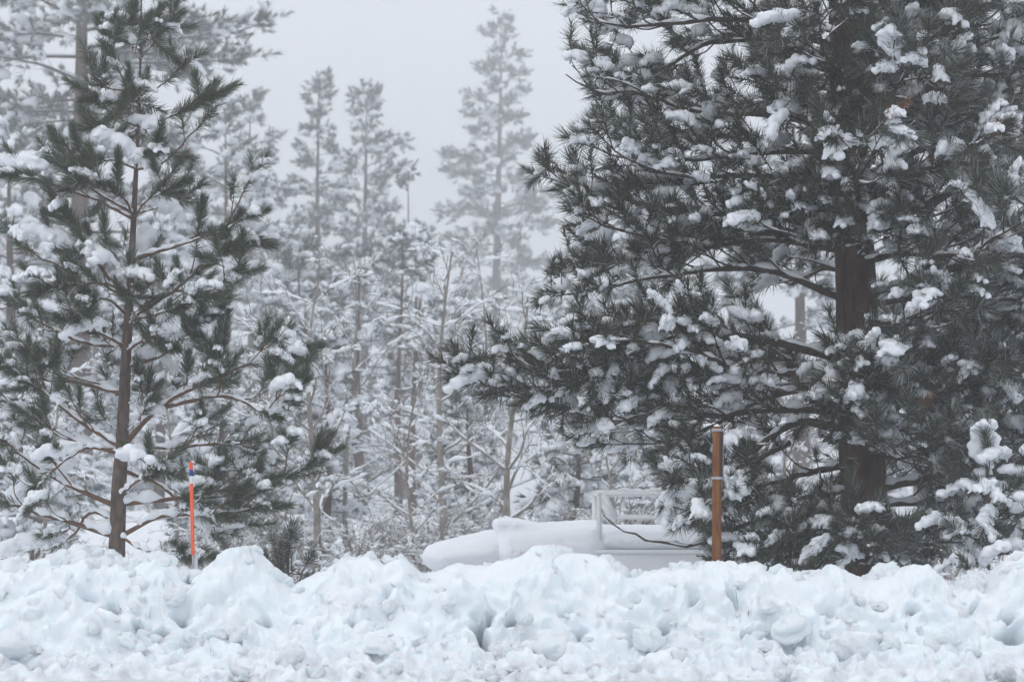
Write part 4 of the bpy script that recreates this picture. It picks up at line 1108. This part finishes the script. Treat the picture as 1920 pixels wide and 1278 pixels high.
def truck():
    D = 30.0
    ppm = FPX / D
    gx = (1180 - 960) / ppm
    gz = float(ground_z(gx, D))
    root = empty('parked_truck', (gx, D, gz), 'white pickup truck buried in smooth snow behind the bank, white pipe rack showing', 'truck')
    def X(px): return (px - 1180) / ppm
    def Zp(py): return P(1180, py, D)[2] - gz
    W = 1.85
    part('hood', root, [M_WHITE], lambda m: box(m, ((X(838) + X(940)) / 2, 0, (Zp(1042) + .45) / 2), (X(940) - X(838), W * .96, Zp(1042) - .45), 0, .08))
    zr = Zp(1003)
    def cabt(V):
        V = V.copy(); k = np.clip((V[:, 2] - Zp(1055)) / (zr - Zp(1055)), 0, 1); V[:, 1] *= 1 - .16 * k; V[:, 0] += np.where(V[:, 0] < X(1000), .10 * k, -.04 * k); return V
    cab = part('cab', root, [M_WHITE], lambda m: box(m, ((X(936) + X(1112)) / 2, 0, (zr + .45) / 2), (X(1112) - X(936), W, zr - .45), 0, .09, cabt))
    part('side_window', cab, [M_GLASS], lambda m: box(m, ((X(948) + X(1095)) / 2, -W / 2 + .035, Zp(1042)), (X(1095) - X(948), .06, .28), 0, .02))
    part('windshield', cab, [M_GLASS], lambda m: box(m, (X(939), 0, Zp(1040)), (.05, W * .8, .3), 0, .02))
    bed = part('bed', root, [M_WHITE], lambda m: (box(m, ((X(1115) + X(1565)) / 2, 0, (Zp(1034) + .45) / 2), (X(1565) - X(1115), W + .1, Zp(1034) - .45), 0, .03), box(m, ((X(1112) + X(1565)) / 2, 0, Zp(1031)), (X(1565) - X(1112), W + .16, .05), 0, .012)))
    for px in (1190, 1290, 1400):
        part('side_door', bed, [M_WHITE], lambda m, px=px: box(m, (X(px + 40), -(W + .1) / 2 - .008, .82), (.62, .02, .42), 0, .008))
    part('mirror', cab, [M_WHITE], lambda m: box(m, (X(968), -W / 2 - .1, Zp(1046)), (.1, .2, .2), 0, .03))
    for px in (868, 1440):
        for s in (-1, 1):
            w = part('wheel', root, [M_TYRE], lambda m: tube(m, np.array([[X(px), s * .92, .38], [X(px), s * .9, .38], [X(px), s * .70, .38], [X(px), s * .68, .38]]), [.33, .38, .38, .33], 24))
            part('rim', w, [M_STEEL], lambda m: tube(m, np.array([[X(px), s * .80, .38], [X(px), s * .93, .38]]), [.2, .2], 20))
    # rack of square pipe: two side frames tied by cross bars
    zt, zb = Zp(925), Zp(969)
    def bar(a, b, w=.07):
        a, b = np.array(a, float), np.array(b, float)
        def f(m):
            l = np.linalg.norm(b - a); bm = bmesh.new()
            bmesh.ops.create_cube(bm, size=1, matrix=Matrix.Translation(Vector((a + b) / 2)) @ Vector(b - a).to_track_quat('Z', 'Y').to_matrix().to_4x4() @ Matrix.Diagonal((w, w, l + w * .9, 1)))
            bmesh.ops.bevel(bm, geom=bm.edges[:], offset=.008, segments=2, affect='EDGES')
            bmesh.ops.triangulate(bm, faces=bm.faces[:]); bm.verts.index_update()
            m.add([v.co[:] for v in bm.verts], [[v.index for v in g_.verts] for g_ in bm.faces]); bm.free()
        return f
    rack = part('pipe_rack', root, [M_WHITE], lambda m: (bar((X(1118), -.88, zt), (X(1540), -.88, zt))(m), bar((X(1118), .88, zt - .003), (X(1540), .88, zt - .003))(m)))
    for y in (-.88, .88):
        part('rail', rack, [M_WHITE], bar((X(1118), y, zb + .002), (X(1540), y, zb + .002), .06))
        part('post', rack, [M_WHITE], bar((X(1118), y, Zp(1030)), (X(1118), y, zt - .05), .066))
        part('post', rack, [M_WHITE], bar((X(1536), y, Zp(1030)), (X(1536), y, zt - .05), .066))
        part('brace', rack, [M_WHITE], bar((X(1127), y, zt - .04), (X(1146), y, zb + .03), .08))
    for px in (1122, 1330, 1530):
        part('cross_bar', rack, [M_WHITE], bar((X(px), -.84, zt - .02), (X(px), .84, zt - .02), .055))
    # the snow on it
    def snow_blob(name, parent, balls, vox=.05, target=5200, noise=.25):
        me = remesh_blob(name, [(Vector(c), s) for c, s in balls], vox, target, 1, noise)
        o = link(name, me, parent)
        return o
    zh = Zp(1005)
    B = []
    for k in range(9):
        px = 838 + 10.5 * k
        B.append(((X(px), 0, Zp(1036) - .05 + .008 * k), (.36, 1.0, .23 + .012 * k)))
    snow_blob('hood_snow', root, B)
    B = []
    for k in range(11):
        px = 958 + 14.6 * k
        B.append(((X(px), 0, Zp(1012 - .9 * k)), (.27, 1.02, .23)))
    for k in range(11):
        px = 960 + 14.2 * k
        B.append(((X(px), -.55, Zp(1032 - .9 * k)), (.27, .52, .26)))
    for k in range(5):
        B.append(((X(938 + 15 * k), -.1, Zp(981 + (k > 2) * 4 + (k > 3) * 4)), (.13, .75, .085)))
    snow_blob('cab_snow', root, B)
    B = []
    for k in range(22):
        px = 1132 + 20 * k
        B.append(((X(px), 0, Zp(1014 - 12 * math.exp(-((px - 1385) / 45) ** 2))), (.3, .95, .24 + .25 * math.exp(-((px - 1385) / 40) ** 2))))
    snow_blob('bed_snow', root, B)
    sb = MB()
    rng = np.random.default_rng(3)
    for y in (-.88, .88):
        snow_strip(sb, np.array([[X(1116 + 30 * k), y, zt + .01] for k in range(15)]), np.full(15, .035), rng, .8, .1)
    link('rack_snow', sb.mesh('rack_snow', [M_SNOW]), root)
truck()

# ------------------------------------------------------------------ wooden post and marker stake
M_WOOD = noise_mat('weathered_post', (0.12, 0.046, 0.017), (0.265, 0.11, 0.04), 6, (6, 6, 0.6), bump=.4, bscale=20, rough=.8)
M_WOODD = noise_mat('dark_post_wood', (0.045, 0.024, 0.016), (0.085, 0.045, 0.027), 6, (6, 6, 0.6), bump=.4, bscale=20, rough=.7)
M_OR = noise_mat('orange_paint', (0.80, 0.115, 0.042), (0.88, 0.15, 0.06), 25, rough=.5)
M_BLUE = mat('blue_band', (0.008, 0.055, 0.27), .5)
M_WB = mat('white_band', (0.72, 0.72, 0.74), .5)

def post():
    D = 21.9
    top, b = P(1338, 799, D), P(1338, 1050, D)
    gz = -0.35
    root = empty('wooden_post', (top[0], D, gz), 'square brown wooden post with two metal straps sticking out of the snow bank', 'post')
    root.rotation_euler = (0, math.radians(0.9), math.radians(-27))
    H = top[2] - gz
    w = .076
    part('timber', root, [M_WOOD], lambda m: box(m, (0, 0, H / 2), (w, w, H), 0, .004))
    part('dark_right_face', root, [M_WOODD], lambda m: box(m, (w * .5 + .006, -.004, H - .27), (.012, w * .96, .5), 0, .002))  # thin panel that makes the upper right face darker brown
    for py in (806, 896):
        z = P(1338, py, D)[2] - gz
        part('metal_strap', root, [M_STEEL], lambda m: box(m, (.006, 0, z), (w + .03, w + .012, .026), 0, .003))
        for k in (-1, 1):
            part('screw', root, [M_STEEL], lambda m: tube(m, np.array([[k * .02, -w / 2 - .004, z], [k * .02, -w / 2 - .011, z]]), [.006, .005], 8))
    part('flat_bar', root, [M_STEEL], lambda m: box(m, (w * .5 + .015, w * .42, H - .26), (.006, .010, .58), 0, .001))
    part('snow_cap', root, [M_SNOW], lambda m: tube(m, np.array([[0, 0, H - .001], [0, 0, H + .008], [.004, 0, H + .018]]), [.035, .03, .012], 12, 0, .1), True)
    part('nail_hole', root, [M_WOODD], lambda m: tube(m, np.array([[0, -w / 2 + .001, H - .95], [0, -w / 2 - .001, H - .95]]), [.006, .006], 8))
post()

def stake():
    D = 21.5
    xb, xt = P(362, 1066, D), P(358, 867, D)
    gz = -0.3
    root = empty('snow_marker_stake', (xb[0], D, gz), 'thin orange snow marker stake with blue and white bands near its top', 'marker stake')
    def pt(py): 
        q = P(np.interp(py, [867, 1066], [358, 362.5]), py, D); return q - np.array([xb[0], D, gz])
    def seg(name, y0, y1, r, m, ns=14):
        part(name, root, [m], lambda mb: tube(mb, np.array([pt(y1), (pt(y0) + pt(y1)) / 2, pt(y0)]), [r, r, r], ns), True)
    seg('orange_tube', 906, 1040, .0185, M_OR)
    seg('white_band', 892, 906, .0187, M_WB)
    seg('blue_band', 880, 892, .0187, M_BLUE)
    seg('orange_tip', 867, 880, .0185, M_OR)
    part('steel_rod', root, [M_STEEL], lambda mb: tube(mb, np.array([[0.0, 0, 0], pt(1050), pt(1038)]), [.012, .012, .012], 10), True)
    lo = P(366.5, 1040, D) - np.array([xb[0], D, gz])
    part('white_backing_post', root, [M_WB], lambda mb: box(mb, (lo[0], .03, lo[2] / 2), (.035, .02, lo[2]), 0, .003))
stake()

# ------------------------------------------------------------------ snowy air
M_HAZE = bpy.data.materials.new('haze')
M_HAZE.use_nodes = True
t = M_HAZE.node_tree
t.nodes.clear()
o_ = t.nodes.new('ShaderNodeOutputMaterial')
pv = t.nodes.new('ShaderNodeVolumePrincipled')
pv.inputs['Color'].default_value = (0.985, 0.99, 0.995, 1)
pv.inputs['Density'].default_value = 0.0043
pv.inputs['Anisotropy'].default_value = 0.75
t.links.new(pv.outputs[0], o_.inputs['Volume'])
mb = MB()
box(mb, (0, 245, 26.5), (720, 620, 59))
hz = link('haze', mb.mesh('haze', [M_HAZE], False))
tag(hz, kind='stuff')
tri = sum(len(m.loops) - 2 * len(m.polygons) for m in bpy.data.meshes)
print('approx unique tris', tri, 'objects', len(bpy.data.objects))
